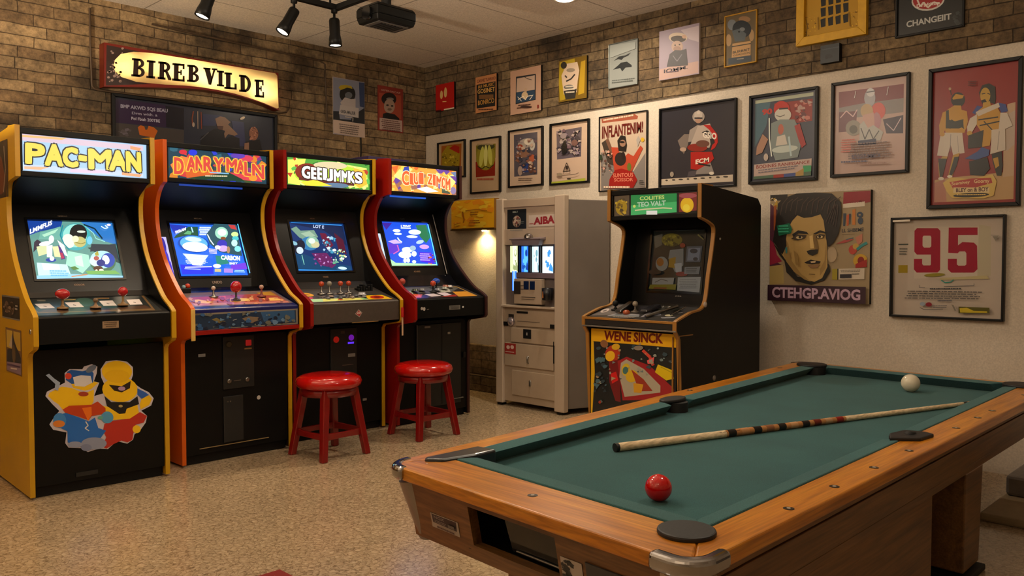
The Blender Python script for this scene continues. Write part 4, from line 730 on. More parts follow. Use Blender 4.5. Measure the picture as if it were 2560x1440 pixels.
S1.ell('#3f6a4a',1470,940,240,185).ell('#a7dcdc',1450,900,220,160).ell('#1a3fa0',1560,910,130,130).ell('#c8d8f0',1330,930,110,90).ell('#f0efe6',1520,900,65,85,-25).ell('#152a78',1430,960,80,60).ell('#a8544a',1345,880,50,40).poly('#a59a3a',[(1310,790),(1370,750),(1390,830),(1330,840)]).ell('#4a2a1c',1380,1060,90,45).ell('#f3efc9',1440,1090,45,22).ell('#f3efc9',1350,1095,22,18).poly('#4c7a3c',[(880,1050),(960,1030),(1040,1080),(930,1100)]).poly('#6fa855',[(1150,1110),(1700,1090),(1800,1150),(1200,1170)]).poly('#8fc6f0',[(300,1210),(900,1170),(1850,1180),(1850,1240),(300,1280)]).poly('#c08a5c',[(900,1205),(1180,1160),(1190,1180),(900,1225)]).scribble('#5aa8d8',510,1110,860,1230,3,8).text('#e8eefc','LMMFLIS',(170,400,490),(540,225,310),.04).line('#c8e0f8',[(1410,310),(1480,350),(1540,330),(1480,290)],20).ell('#e0d0f0',1550,280,40,20)
S2=Art([(421,558),(592,560),(624,686),(452,693)],KC).bg('#1c52b8').poly('#1e2a8a',[(160,200),(480,230),(250,380)]).poly('#1c3f2c',[(270,400),(480,240),(640,240),(650,400),(480,390),(240,450)]).poly('#4f8a5c',[(400,370),(470,310),(540,330),(520,380)]).line('#8ab0d0',[(530,250),(560,340)],22).scribble('#b8c8f4',660,235,890,400,4,5,.0,.7).text('#e6ecff','WAAM',(250,330,390),(430,260,310),.05).ell('#123a8a',570,550,270,150,5).ell('#4c8fe0',570,540,235,130,5).ell('#e6e2e8',590,600,215,85,4).ell('#a8c0e8',560,470,140,40,5).poly('#a8b8e0',[(380,720),(820,740),(690,930),(560,930),(480,830)]).scribble('#d8e4f4',420,740,790,920,9,4,0,.35).text('#dfe8ff','lIb. m.',(550,905,935),(710,910,935))
S2.poly('#20404a',[(900,210),(1300,220),(1400,760),(1000,700),(820,560),(760,400)]).ell('#7fb09a',1030,370,115,105).ell('#b5d6c0',1040,360,80,60).ell('#6a3a20',1060,460,50,24).poly('#9c3030',[(1150,220),(1270,230),(1310,310),(1200,290)]).ell('#a8d078',1270,390,65,45).ell('#3a9aa0',1280,460,60,40).ell('#2c2a90',1040,560,90,70).ell('#a888e0',1060,640,90,55).ell('#cfc0f4',960,620,50,35).ell('#9ad0c0',1260,540,55,60).ell('#6cb8c8',1320,640,60,50).ell('#8a6a4a',1150,660,30,60).line('#d8e8ff',[(780,400),(830,500),(890,580)],16).scribble('#b8b0f8',800,640,960,740,4,3,.1,.6).poly('#1f6a60',[(910,770),(1080,780),(1160,900),(940,940)]).text('#e4e8ff','CARBON',(1010,760,840),(1350,770,850),.05).text('#c0c8ff','lMIT',(1160,880,920),(1310,880,920),.04).poly('#5a30b0',[(1180,930),(1450,880),(1480,990),(1180,1010)]).poly('#1e2ab8',[(320,940),(880,960),(880,1090),(340,1110)]).line('#d8e0ff',[(400,985),(620,975),(850,965)],14).line('#8a9af0',[(390,1010),(660,1015)],16).ell('#c8c8c0',940,950,70,35).rect('#a8986a',900,1000,1010,1050).rect('#8a6ad0',1060,990,1220,1060).scribble('#a8d8f8',1240,1010,1440,1060,2,5).line('#4ab0f0',[(1310,220),(1400,600),(1520,1060)],16)
KB=(660,350,.34722)
S3=Art([(725,555),(856,553),(886,667),(744,681)],KB).bg('#0c2a5c').poly('#0a1c40',[(200,600),(560,600),(600,740),(430,640)]).poly('#0b3a5e',[(230,800),(420,860),(640,880),(640,915),(245,940)]).line('#2a78c0',[(205,590),(555,595)],8).line('#2a80c8',[(245,938),(640,915)],10).poly('#6a8a78',[(205,640),(240,620),(270,650),(360,640),(390,690),(300,720),(260,700)]).poly('#8fa890',[(270,670),(330,650),(370,680),(320,700)]).ell('#2a6a9a',330,740,60,50).ell('#7fa890',350,730,45,42).ell('#b8b488',370,745,30,24).ell('#c8dcc8',345,720,24,20).ell('#12182a',260,770,36,54,20).ell('#b8c8d8',262,795,24,26).ell('#7aa8b8',225,745,22,14,20).poly('#5c1430',[(400,660),(440,660),(500,740),(460,780),(430,740)]).poly('#4a1228',[(500,650),(570,700),(600,800),(540,780)]).specks(['#8ab0c8','#3a88a8','#c0d8e0','#20506a'],420,680,520,800,26,12,3).poly('#5a1c50',[(340,810),(450,800),(520,880),(490,905),(400,890)]).specks(['#7a3a80','#a87ab0','#30204a'],350,810,500,900,24,10,4).specks(['#c8c070','#a8d0b0','#e0e0d0','#5a9a7a'],500,770,590,870,30,12,5).ell('#b8d8f0',565,902,34,10).line('#7ac0a8',[(270,830),(285,900)],5).text('#a8b8d8','LOT E',(350,605,628),(425,608,630),.03)
K5=(860,370,.2292)
S4=Art([(951,556),(1070,557),(1098,661),(978,667)],K5).bg('#1440b0').poly('#301a78',[(410,820),(520,820),(460,900)]).poly('#145a3a',[(780,840),(900,830),(960,960),(900,1030),(830,960)]).poly('#4a2aa0',[(480,1040),(600,1060),(590,1140),(500,1160)]).line('#a84a90',[(580,1060),(600,1120),(540,1160)],12).text('#f0f4ff','L WAAT',(615,840,860),(725,842,862),.06).rect('#c8e0ff',615,868,725,880).ell('#c8e4ff',570,905,42,16).ell('#d8f0ff',585,940,42,12).ell('#c8f0f0',770,915,70,28).ell('#d8f4ff',740,965,62,14).poly('#a890e8',[(480,1025),(560,1000),(630,1040),(540,1050)]).line('#e0e8ff',[(580,980),(600,1010),(630,1030)],12).ell('#90a8f0',830,1020,44,20,-15).ell('#a880e0',880,1070,55,24).ell('#c8f0ff',690,1110,60,30).ell('#7f98a8',750,1090,34,28).ell('#e8ffff',665,1165,70,38).ell('#d0ecff',765,1150,28,30).poly('#3a1ab0',[(820,1130),(960,1130),(1000,1250),(840,1230)]).scribble('#a08af8',825,1140,950,1230,4,5).ell('#e0f4ff',660,1230,18,26).ell('#e0f4ff',695,1228,18,26).ell('#c0e4ff',760,1240,22,18).poly('#8fc890',[(500,1220),(560,1260),(1020,1255),(1025,1280),(520,1305)]).specks(['#b05a30','#5a2030'],920,1130,1000,1260,12,14,4).line('#58c8ff',[(910,830),(970,1060),(1020,1270)],10)
KA=(0,280,.33333)
M1=Art([(53,335),(383,357),(380,441),(55,425)],KA).bg('#a9cdf0').poly('#d8c0d0',[(160,165),(1120,240),(1120,275),(160,215)]).poly('#e8b878',[(160,175),(500,190),(460,205),(165,190)]).poly('#c8d8f8',[(165,385),(1110,430),(1110,470),(165,425)]).poly('#f0b890',[(180,400),(360,405),(300,425),(180,420)]).poly('#f0a878',[(930,435),(1100,450),(1080,470),(930,455)]).poly('#e8a070',[(1010,240),(1100,255),(1090,280),(1010,262)]).poly('#e8c8e0',[(520,415),(840,425),(830,445),(520,440)])
def outl(A,col,edge,txt,L,Rr,o=10,fat=5):
    ring8=((-1,-1),(1,-1),(-1,1),(1,1),(0,-1.2),(0,1.2),(-1.2,0),(1.2,0))
    for c_,k in ((edge,o+fat),(col,fat)):
        for dx,dy in ring8:
            dx*=k;dy*=k;A.text(c_,txt,(L[0]+dx,L[1]+dy,L[2]+dy),(Rr[0]+dx,Rr[1]+dy,Rr[2]+dy),0)
    A.text(col,txt,L,Rr,0)
for ch,x0,x1,ya,yb in (('P',196,322,240,372),('A',338,460,243,384),('C',470,572,262,392),('-',592,640,322,345),('M',668,835,275,406),('A',832,966,282,415),('N',972,1080,290,422)):
    outl(M1,'#f6d657','#10141c',ch,(x0,ya,yb),(x1,ya+8,yb+5),8,9)
M2=Art([(410,368),(676,387),(674,460),(411,446)],KA).bg('#1c3a48').specks(['#2b5a6a','#c03a38','#2a3ab8','#3a4a2a','#7a2a70','#c87828'],1230,265,2020,540,60,38,21).ell('#c42a38',1345,300,30,18).ell('#2436c8',1420,302,34,22).ell('#c83a50',1850,340,60,26).ell('#5a3aa0',1780,320,60,22).poly('#1a3a28',[(1380,490),(1500,440),(1760,450),(1830,520),(1400,505)]).poly('#e07838',[(1250,400),(1330,330),(1420,350),(1360,450),(1290,480)]).poly('#c85a28',[(1360,440),(1640,440),(1640,460),(1370,500)]).poly('#c83a48',[(1700,450),(1960,470),(1980,520),(1830,510)])
for ch,x0,x1,ya,yb in (('D',1280,1345,345,465),('A',1372,1440,335,440),('N',1440,1500,335,438),('R',1500,1562,335,440),('Y',1580,1650,340,440),('M',1680,1760,345,440),('A',1760,1825,355,450),('L',1825,1880,370,470),('N',1890,1985,385,490)):
    outl(M2,'#c8443a','#e8b53a',ch,(x0,ya,yb),(x1,ya+8,yb+8),6,4)
M2.scribble('#d8c8a0',1500,475,1680,495,1,4).line('#7ab0e0',[(1540,455),(1690,462)],8).ell('#d88a30',1890,495,36,22)
M3=Art([(719,392),(925,404),(924,465),(719,457)],KB).bg('#4f8f38').poly('#d8e058',[(180,140),(300,130),(260,310),(180,300)]).poly('#c8e868',[(590,160),(740,180),(750,310),(650,320)]).specks(['#2a6a30','#e8f080','#a83a28','#58a848'],185,130,750,325,40,26,9).ell('#a8c838',480,240,260,75).ell('#7a2a20',310,220,85,60).ell('#c8b890',470,170,120,26).poly('#e8a838',[(640,180),(720,200),(740,290),(680,320),(640,290)]).poly('#5a2a28',[(250,255),(480,270),(640,290),(640,305),(470,295),(250,275)]).ell('#587088',500,305,100,18).poly('#e8c838',[(260,290),(360,270),(480,310),(300,315)])
for ch,x0,x1,ya,yb in (('G',272,330,180,258),('E',335,372,190,262),('E',376,410,190,265),('I',414,436,192,265),('J',440,478,196,272),('M',490,540,200,275),('M',544,590,205,278),('K',592,636,208,280),('S',640,690,212,282)):
    outl(M3,'#f4f0e0','#30201c',ch,(x0,ya,yb),(x1,ya+4,yb+4),5,3.5)
M4=Art([(973,411),(1151,424),(1150,480),(973,469)],K5).bg('#d08a38').specks(['#e8b048','#5a3a80','#c85a28','#8a5a48','#f0d078'],500,180,1260,470,50,50,31).poly('#f0e070',[(520,290),(590,220),(600,330)]).poly('#e8f070',[(1160,270),(1255,345),(1180,420)]).poly('#2a3a90',[(640,200),(690,190),(700,250),(620,245)]).poly('#5a6a8a',[(1190,250),(1260,240),(1260,300)]).ell('#a82a40',830,300,30,60).poly('#404a38',[(1080,400),(1180,450),(1180,465),(1080,455)]).poly('#e8e0d0',[(780,410),(900,390),(1040,440),(900,450)]).ell('#7a6a8a',1220,430,36,36)
for ch,x0,x1,ya,yb in (('C',615,690,240,370),('I',700,740,262,365),('U',745,800,262,365),('I',805,850,258,360),('Z',905,960,270,365),('I',965,1000,275,375),('M',1005,1065,290,390),('O',1068,1110,300,405),('M',1112,1165,312,420)):
    outl(M4,'#d0542c','#f4d8a0',ch,(x0,ya,yb),(x1,ya+5,yb+5),5,4)
# --- 1 yellow machine
c,cp,fp,bz,d=arcade('tall arcade machine with yellow sides and a large lit PAC-MAN header',(1.188,4.218,0),.65,.11,.255,1.545,1.772,YELLOW,YELLOW,YELLOW,YELLOW,M1,S1,rz=R(-2),scr=(.345,1.035,.50,1.335,.412,.31),marq_emit=.95,scr_emit=1.15)
ov=Art([(78,748),(385,735),(440,768),(95,790)],(0,680,.17969)).bg('#272a2a').poly('#6a5234',[(410,385),(2090,285),(2330,490),(560,575)]).poly('#23292a',[(450,385),(2075,300),(2270,470),(575,560)]).poly('#4a3428',[(560,560),(1200,520),(2270,470),(2160,430),(1500,500),(700,520)]).ell('#35524a',1250,410,130,60).rect('#6d675c',610,385,720,405).line('#8a7a4a',[(940,385),(1130,375)],14).line('#8a6a3c',[(1430,355),(1610,350)],14)
for x in (690,1100,1590,1995):
    y=480-(x-690)*.06;ov.poly('#d9cfd0',[(x-130,y-35),(x+70,y-45),(x+130,y+22),(x-70,y+32)]).line('#3a3434',[(x-20,y-5),(x+20,y+3)],8)
overlay(c,d,ov,.024,.596)
RB=mat('#b0121a',.12,coat=.6)
joystick(c,.155,.11,d['zf']+.03,RB,.033,.05,mat('#8a6a42',.35),sz=.78);joystick(c,.30,.10,d['zf']+.028,mat('#7a6248',.3),.012,.03,mat('#8a6a4a',.35));joystick(c,.435,.12,d['zf']+.035,RB,.024,.055,mat('#8a6a42',.35))
A=Art(UQ).bg('#8a7258').scribble('#4a3826',8,10,95,60,2,3).scribble('#3a2c1e',15,65,90,90,1,5)
art_obj(A,'plate',(.30,.0055,.800),(1,0,0),(0,0,1),.075,.034,c,.4,gain=1.3)
badge(bz,d,.27,-.04);badge(bz,d,.25,.36,'#6a5a4a',.045,.008,'NAMCLO')
# painted picture on the lower front: plain coloured shapes
KPM=(0,700,.39583)
DA=Art([(100,846),(415,815),(415,1190),(95,1245)],KPM)
W_='#b8b0b8'
DA.poly(W_,[(320,700),(330,668),(400,625),(440,600),(440,530),(470,500),(550,500),(560,480),(610,462),(645,480),(640,530),(620,590),(655,600),(640,640),(620,700),(680,680),(690,620),(668,560),(665,500),(700,440),(770,430),(840,440),(878,480),(878,540),(865,580),(905,620),(930,640),(985,670),(1018,715),(1000,770),(930,810),(970,850),(960,900),(920,960),(880,990),(870,1030),(830,1060),(760,1040),(700,1100),(640,1095),(570,1120),(530,1090),(450,1085),(430,1050),(440,970),(360,950),(338,910),(360,870),(400,810),(360,760)])
DA.poly('#e3b213',[(335,700),(345,675),(420,630),(480,640),(560,680),(620,650),(615,740),(600,770),(460,775),(420,800),(395,760),(370,740)]).poly('#e3b213',[(445,560),(470,590),(490,640),(560,660),(600,650),(650,600),(610,590),(560,540),(480,560)]).poly('#1d4f94',[(445,580),(455,520),(480,505),(550,515),(600,500),(620,530),(615,600),(480,610)]).ell('#5f6a7c',605,497,40,20,-40).ell('#c8402a',462,552,20,24).poly('#c8c4c4',[(490,560),(540,545),(600,550),(610,600),(560,630),(500,625)]).ell('#9c3a22',552,685,32,18)
DA.ell('#e3b213',772,515,100,80).ell('#e3b213',790,650,118,95).ell('#d8a812',772,550,84,50).poly('#2c2018',[(715,615),(800,625),(862,585),(855,640),(800,672),(750,660)]).ell('#a888a8',800,643,24,16)
DA.poly('#e3b213',[(920,760),(940,700),(985,690),(1005,720),(985,765),(925,800)]).poly('#2c56a0',[(905,640),(960,670),(985,690),(935,720),(905,690)]).poly('#e3b213',[(660,770),(700,780),(900,740),(915,840),(850,870),(740,880),(690,820)]).poly('#17181a',[(685,700),(730,745),(850,745),(905,700),(915,760),(830,795),(820,830),(780,835),(700,775)]).ell('#a8955a',790,775,14,10).poly('#a82a1e',[(740,885),(850,870),(920,820),(968,850),(945,900),(890,915),(870,990),(865,1030),(830,1050),(790,1035),(740,1060),(690,1095),(660,1080),(690,1010),(670,960),(680,910)]).ell('#e3b213',895,950,28,30)
DA.poly('#b03a14',[(420,800),(460,772),(600,765),(640,740),(690,790),(690,830),(600,850),(580,880),(510,850),(440,830)]).poly('#d86a14',[(540,790),(600,780),(600,840),(575,885)]).poly('#1f5fae',[(385,840),(440,825),(520,860),(580,890),(620,860),(640,940),(690,960),(650,1020),(560,1030),(510,1060),(445,1045),(445,960),(410,940)]).ell('#3a7ab8',400,880,40,55).ell('#c8742a',395,905,36,26).ell('#4a8ab0',700,860,40,45).ell('#5a9a8a',655,862,18,12).ell('#7f869c',490,1062,46,24).ell('#7f869c',610,1055,82,46).ell('#6f7690',560,1085,34,26).line('#c8c4bc',[(560,890),(575,920),(555,940),(580,960)],7).poly('#8f9cb0',[(325,545),(345,535),(375,570),(410,600),(395,660),(375,650),(380,610)])
art_obj(DA,'painted_picture',(.022,d['low']+.0035,.056),(1,0,0),(0,0,1),.576,.648,fp,.35,0,.1,gain=1.25)
MB().box(.20,.30,d['low']-.0005,d['low']+.004,.075,.095).build('plate',mat('#1d1c1a',.5),fp)
# stickers on the yellow side
def side_decal(par,name,y0,y1,z0,z1,art): # on the outer left face; seen from -x, y runs right to left
    art_obj(art,name,(-.0008,y1,z0),(0,-1,0),(0,0,1),y1-y0,z1-z0,par,.4,0,.1,gain=1.3)
A=Art(UQ).bg('#1c1b1c').ur('#6f6a66',0,.93,1,1).ur('#6f6a66',0,0,1,.06).ell('#5f4a3a',28,50,12,26).ell('#6f5a48',58,52,13,28).ell('#2a201a',58,40,12,12).scribble('#a8a09a',76,35,95,60,2,2).specks(['#8a7260','#3a2c24'],15,30,70,75,16,8,2)
side_decal(c,'side_sticker',.225,.56,.84,.955,A)
A=Art(UQ).bg('#6a4c30').ur('#b89a3c',.06,.55,.45,.95).ur('#b08f34',.52,.55,.94,.95).poly('#a8988a',[(20,40),(45,10),(45,45)]).poly('#1c2430',[(45,10),(60,30),(95,60),(95,80),(5,80),(10,50),(40,45)]).ell('#54432f',52,55,12,20).poly('#7c6878',[(5,78),(95,72),(95,97),(5,97)]).line('#4a3858',[(8,84),(92,80)],4).line('#c8b8b0',[(30,90),(70,87)],3)
side_decal(c,'side_sticker',.205,.50,.575,.795,A)
A=Art(UQ).bg('#2a1c14').ell('#5a2a18',40,60,40,34).poly('#15110f',[(0,0),(60,0),(100,20),(70,60),(50,30)]).line('#7a6a5a',[(70,10),(80,50),(60,90)],6)
side_decal(c,'side_sticker',.385,.62,1.44,1.72,A)
MB().lathe([(.012,0),(.012,.003),(.006,.004)],(-.0,.045,.80),14,axis=(-1,0,0)).build('lock',CHROME,c)
# --- 2 orange machine
NAVY=mat('#12195c',.3,coat=.3);CREAM=mat('#d8b25c',.35)
c,cp,fp,bz,d=arcade('tall arcade machine with orange left side, header reading DANRY MALN',(1.958,4.285,0),.672,.13,.32,1.575,1.792,ORANGE,mat('#2a1a10',.4),ORANGE,YELLOW,M2,S2,scr=(.385,1.035,.535,1.345,.42,.332),marq_emit=1.15,scr_emit=1.7,panel_mat=NAVY)
ov=Art([(440,728),(678,716),(724,752),(478,771)],(420,660,.1528)).bg('#6a5a5a').poly('#9c4438',[(250,540),(700,500),(1300,450),(1700,420),(1900,590),(400,700)]).poly('#b8746a',[(380,660),(1900,570),(1930,600),(420,700)]).poly('#e8b060',[(330,590),(480,570),(700,620),(600,650),(420,640)]).poly('#e8b85c',[(900,560),(1050,525),(1260,540),(1280,580),(1060,610),(940,600)]).poly('#e8b060',[(1480,530),(1700,510),(1850,560),(1550,580)]).poly('#a87a2c',[(1400,420),(1650,390),(1740,470),(1480,470)]).poly('#c8544a',[(700,520),(900,490),(880,600),(640,590)]).specks(['#8a3a34','#c89068','#7a5058'],300,450,1850,660,40,40,8)
overlay(c,d,ov,.035,.64,.12,.98,coat=.4)
MB().box(.10,.48,.335,.345,1.548,1.558).build('blue_reflection_strip',mat('#1c4ab8',.3,emit=.6),c)  # glowing strip stands in for blue light reflected under the header
joystick(c,.325,.13,d['zf']+.03,RB,.032,.06,mat('#3c3430',.35),sz=1.05);joystick(c,.225,.2,d['zf']+.05,mat('#c8b8a8',.3),.012,.045,STEEL);joystick(c,.505,.17,d['zf']+.045,mat('#b09080',.3),.013,.05,mat('#7a2a22',.35))
mb=MB();mb.box(.03,.13,.27,.31,d['zf']+.072,d['zf']+.105);mb.lathe([(.016,0),(.016,.01)],(.055,.268,d['zf']+.09),12,axis=(0,-1,0));k=mb.build('coil_unit',mat('#15161a',.3),c,bevel=.006)
MB().ball((.115,.285,d['zf']+.115),.014).build('button',mat('#c8401c',.3),c);MB().ball((.09,.28,d['zf']+.11),.011).build('button',mat('#8ab0b8',.3),c)
A=Art([(487,783),(737,765),(735,808),(489,826)],(420,660,.1528)).bg('#6f685c').poly('#1c2c42',[(440,835),(2040,715),(2035,940),(455,1085)]).poly('#2a4a6c',[(1450,760),(2020,720),(2020,930),(1500,930)]).poly('#6a5c34',[(690,900),(760,870),(850,920),(900,930),(830,975)]).poly('#6a5a48',[(1150,880),(1250,840),(1400,850),(1450,890),(1300,960),(1200,920)]).specks(['#54708a','#1a2030','#5a5a50','#2d4f78'],460,760,2020,1060,60,44,5).line('#8a8a86',[(1000,910),(1060,890)],10)
art_obj(A,'front_artwork',(.024,.0050,.755),(1,0,0),(0,0,1),.62,.090,cp,.3,0,.2,gain=1.35)
MB().box(.021,.651,-.001,.012,.728,.752).build('red_rail',REDP,c,bevel=.002)
MB().box(-.002,.0215,-.010,-.002,.70,.868).build('edge_cap',CREAM,c,bevel=.003)
def coin_door(fp,low,x0,x1,z0,z1):
    cdr=MB().box(x0,x1,low-.006,low+.004,z0,z1).build('coin_door',mat('#1a1a19',.45,mottle=.2,bscale=40),fp,bevel=.004)
    return cdr
cdr=coin_door(fp,d['low'],.24,.43,.40,.70)
MB().lathe([(.018,0),(.018,.006),(.012,.008)],(.275,d['low']-.006,.655),18,axis=(0,-1,0)).build('coin_button',mat('#3a3018',.4),cdr)
MB().box(.375,.41,d['low']-.014,d['low']-.006,.638,.672).build('coin_button',mat('#c01a18',.3,emit=.35),cdr,bevel=.004)
MB().box(.368,.412,d['low']-.010,d['low']-.006,.618,.626).build('slot_plate',mat('#9a7c4c',.35),cdr)
for x in (.275,.385): MB().lathe([(.014,0),(.014,.006),(.008,.008)],(x,d['low']-.006,.445),16,axis=(0,-1,0)).build('lock',STEEL,cdr)
MB().box(.30,.345,d['low']-.009,d['low']-.006,.443,.447).build('slot_plate',STEEL,cdr)
MB().box(.24,.36,d['low']-.005,d['low']+.004,.10,.36).build('cash_door',mat('#1b1b1a',.5),fp,bevel=.003)
for x,z in ((.265,.33),(.28,.33)): MB().lathe([(.004,0),(.004,.003)],(x,d['low']-.005,z),10,axis=(0,-1,0)).build('screw',STEEL,fp)
MB().box(.10,.14,d['low']+.0005,d['low']+.005,.595,.612).build('sticker',mat('#8a8a8c',.5),fp)
MB().lathe([(.012,0),(.012,.002)],(.46,d['low']+.004,.33),14,axis=(0,-1,0)).build('sticker',mat('#b8b0a8',.5),fp)
MB().box(.10,.52,d['low']-.002,d['low']+.004,.085,.089).build('scuff_strip',mat('#8a7248',.5),fp)
A=Art(UQ).bg('#b8b0e8').ell('#2a1a90',60,20,20,18).ell('#3a2ab0',65,55,18,22).poly('#3a28b8',[(60,60),(90,60),(100,95),(80,95)])
art_obj(A,'lit_strip',d['Q'](.03,-.01,.002),(1,0,0),(Vector(d['Q'](0,1))-Vector(d['Q'](0,0))).normalized(),.055,.26,bz,.2,1.1)
badge(bz,d,.30,-.05,'#a08a78',.06,.018,'UNIDO');badge(bz,d,.28,.375,'#6a5a4a',.05,.008,'MIDAL')
# --- 3 red sided machine with the green header
GREYP=mat('#4a423b',.38,mottle=.2,bscale=60)
c,cp,fp,bz,d=arcade('tall arcade machine with red left side, green header reading GEEIJMMKS',(2.697,4.31,0),.694,.20,.29,1.583,1.802,REDP,mat('#191513',.4),REDP,YELLOW,M3,S3,scr=(.35,1.055,.46,1.375,.42,.347),marq_emit=1.3,scr_emit=1.25,panel_mat=GREYP)
ov=Art([(735,705),(945,690),(1000,745),(778,768)],(700,640,.21094)).bg('#3a3634').poly('#d8e878',[(320,520),(1000,470),(1060,510),(390,585)]).poly('#a8d8a8',[(330,520),(500,510),(500,575),(390,585)]).poly('#e8b010',[(1010,420),(1240,400),(1370,490),(1060,510)]).ell('#a82810',1170,455,90,40).ell('#6a1810',1170,455,40,20).poly('#3fa880',[(950,490),(1020,485),(1040,505),(990,512)]).ell('#e8a010',310,408,100,45,12).ell('#7a4a08',315,408,50,10,12).ell('#e03060',368,490,28,18).ell('#b84a28',705,522,30,14).line('#c8862a',[(730,515),(860,505)],8).specks(['#5a5a5e','#2a2a2c','#6a5a50'],430,370,900,480,24,26,6)
overlay(c,d,ov,.03,.664,.03,.9)
OB=mat('#b8401c',.25,coat=.4)
for i,x in enumerate((.19,.255,.33,.40)):
    joystick(c,x,.17+.012*(i%2),d['zf']+.045,OB if i in (0,2,3) else mat('#8a8478',.3),.017,.055,STEEL)
for i in range(7): button(c,.18+i*.045,.085+.03*(i%2),d['zf']+.022+.007*(i%2),(mat('#6a6a70',.3),mat('#8a7a70',.3),mat('#4a5058',.3))[i%3],.013)
mb=MB();[mb.box(.49+.02*k,.504+.02*k,.20,.25,d['zf']+.05,d['zf']+.075+.012*(k%3)) for k in range(6)];mb.build('key_block',BLACKM,c,bevel=.003)
button(c,.47,.135,d['zf']+.035,mat('#b8b8c0',.2),.022,.014)
A=Art(UQ).poly('#8a8078',[(50,0),(100,45),(60,100),(0,55)]).poly('#8a1c18',[(50,12),(88,46),(58,88),(12,55)]).line('#c8bcb0',[(30,60),(42,30),(48,62)],7).line('#c8bcb0',[(58,60),(66,28),(76,55)],7)
art_obj(A,'emblem',(.325,.0055,.77),(1,0,0),(0,0,1),.055,.05,cp,.35,gain=1.3)
MB().box(.30,.50,-.0,.006,.736,.741).build('wear_strip',mat('#8a6a3a',.5),cp)
cdr=coin_door(fp,d['low'],.27,.47,.35,.69)
MB().lathe([(.02,0),(.02,.006),(.016,.008)],(.31,d['low']-.006,.62),18,axis=(0,-1,0)).build('coin_button',mat('#c81c10',.3,emit=.3),cdr)
MB().lathe([(.019,0),(.019,.006),(.015,.008)],(.425,d['low']-.006,.625),18,axis=(0,-1,0)).build('coin_button',mat('#7a1cb0',.3,emit=.55),cdr)
MB().box(.40,.445,d['low']-.009,d['low']-.006,.585,.597).build('lit_slot',mat('#5a30e8',.3,emit=1.0),cdr)
MB().box(.345,.375,d['low']-.008,d['low']-.006,.655,.672).build('plate',mat('#4a4036',.5),cdr)
MB().box(.40,.455,d['low']-.008,d['low']-.006,.50,.522).build('plate',mat('#8a8480',.4),cdr)
MB().box(.355,.44,d['low']-.009,d['low']-.006,.448,.453).build('slot_plate',STEEL,cdr)
MB().box(.52,.55,d['low']+.0005,d['low']+.005,.20,.215).build('sticker',mat('#8a7f76',.5),fp)
sk=MB().prism([(.475,1.20),(.50,1.20),(.49,1.13),(.47,1.095),(.44,1.10),(.455,1.13)],.6695,.6712).build('sticker',mat('#b8922c',.4),c)
badge(bz,d,.31,-.045,'#8a6a4c',.04,.010,'VIANES');badge(bz,d,.30,.36,'#6a4a3a',.035,.008,'NIDER')
fl=MB().box(.679,.689,-.014,-.0085,.635,.795).build('edge_flag',mat('#c8a888',.5),c);MB().lathe([(.009,.0),(.010,.05),(.007,.065)],(.684,-.012,.755),12).build('red_tip',mat('#b01c1c',.3),fl)
# --- 4 dark machine
c,cp,fp,bz,d=arcade('rightmost of the tall row, dark arcade machine with an orange CIUI ZIMOM header',(3.45,4.262,0),.662,.19,.27,1.583,1.808,REDP,mat('#131312',.4),REDP,mat('#32100c',.4),M4,S4,scr=(.39,1.085,.505,1.40,.43,.331),marq_emit=1.5,scr_emit=1.7)
ov=Art([(990,690),(1150,690),(1205,722),(1040,738)],(700,640,.21094)).bg('#2a2626').poly('#5a5a56',[(1380,260),(2060,235),(2150,270),(2040,340),(1450,370)]).poly('#a84a34',[(1480,370),(1700,380),(1680,450),(1580,440)]).ell('#d86040',1600,415,80,34).poly('#c8bcc0',[(1720,380),(1830,368),(1910,405),(1800,425)]).poly('#c8bcc8',[(1860,355),(1960,345),(2060,400),(1960,415)]).poly('#8f2a24',[(1900,420),(2080,380),(2100,410),(1960,425)]).poly('#c88a2c',[(2050,335),(2220,330),(2360,405),(2120,420)]).poly('#98a08c',[(1440,320),(1590,320),(1600,380),(1460,370)]).poly('#a8a89c',[(1880,290),(2010,280),(2030,340),(1900,345)]).line('#a88444',[(2000,265),(2110,260),(2360,408)],10)
overlay(c,d,ov,.03,.632,.05,.95)
MB().box(.03,.34,.285,.295,1.555,1.566).build('blue_reflection_strip',mat('#1c5ad0',.3,emit=.8),c)  # reflected blue under the header, put in as an emissive bar
joystick(c,.06,.20,d['zf']+.05,mat('#b04434',.25,coat=.4),.022,.05,mat('#5a4a44',.4));joystick(c,.28,.14,d['zf']+.035,OB,.02,.05,BLACKM);joystick(c,.36,.20,d['zf']+.05,mat('#1a48b0',.25,coat=.4),.028,.045,BLACKM,sz=.7)
for x,y,m in ((.13,.15,'#3a402c'),(.20,.16,'#6a6a6e'),(.33,.15,'#7a7a80'),(.42,.18,'#8f948a'),(.47,.23,'#a86a50'),(.50,.22,'#c8c0b8')): button(c,x,y,d['zf']+.015+y*.22,mat(m,.3),.02,.014)
A=Art(UQ).ell('#a8a098',15,40,8,30).ell('#a8a098',30,50,8,36).line('#a8a098',[(10,60),(36,30)],12).line('#8a8278',[(48,70),(60,55)],8)
art_obj(A,'sticker',(.05,.0055,.785),(1,0,0),(0,0,1),.13,.035,cp,.4,gain=1.2)
A=Art(UQ).rect('#6f6a62',0,20,78,85).scribble('#2a2826',6,28,72,80,3,3).ell('#c8c4bc',94,52,7,14)
art_obj(A,'plate',(.31,.0055,.78),(1,0,0),(0,0,1),.13,.045,cp,.4,gain=1.2)
coin_door(fp,d['low'],.17,.58,.10,.68)
MB().box(.395,.40,d['low']-.008,d['low']-.006,.11,.67).build('door_seam',mat('#060606',.6),fp)
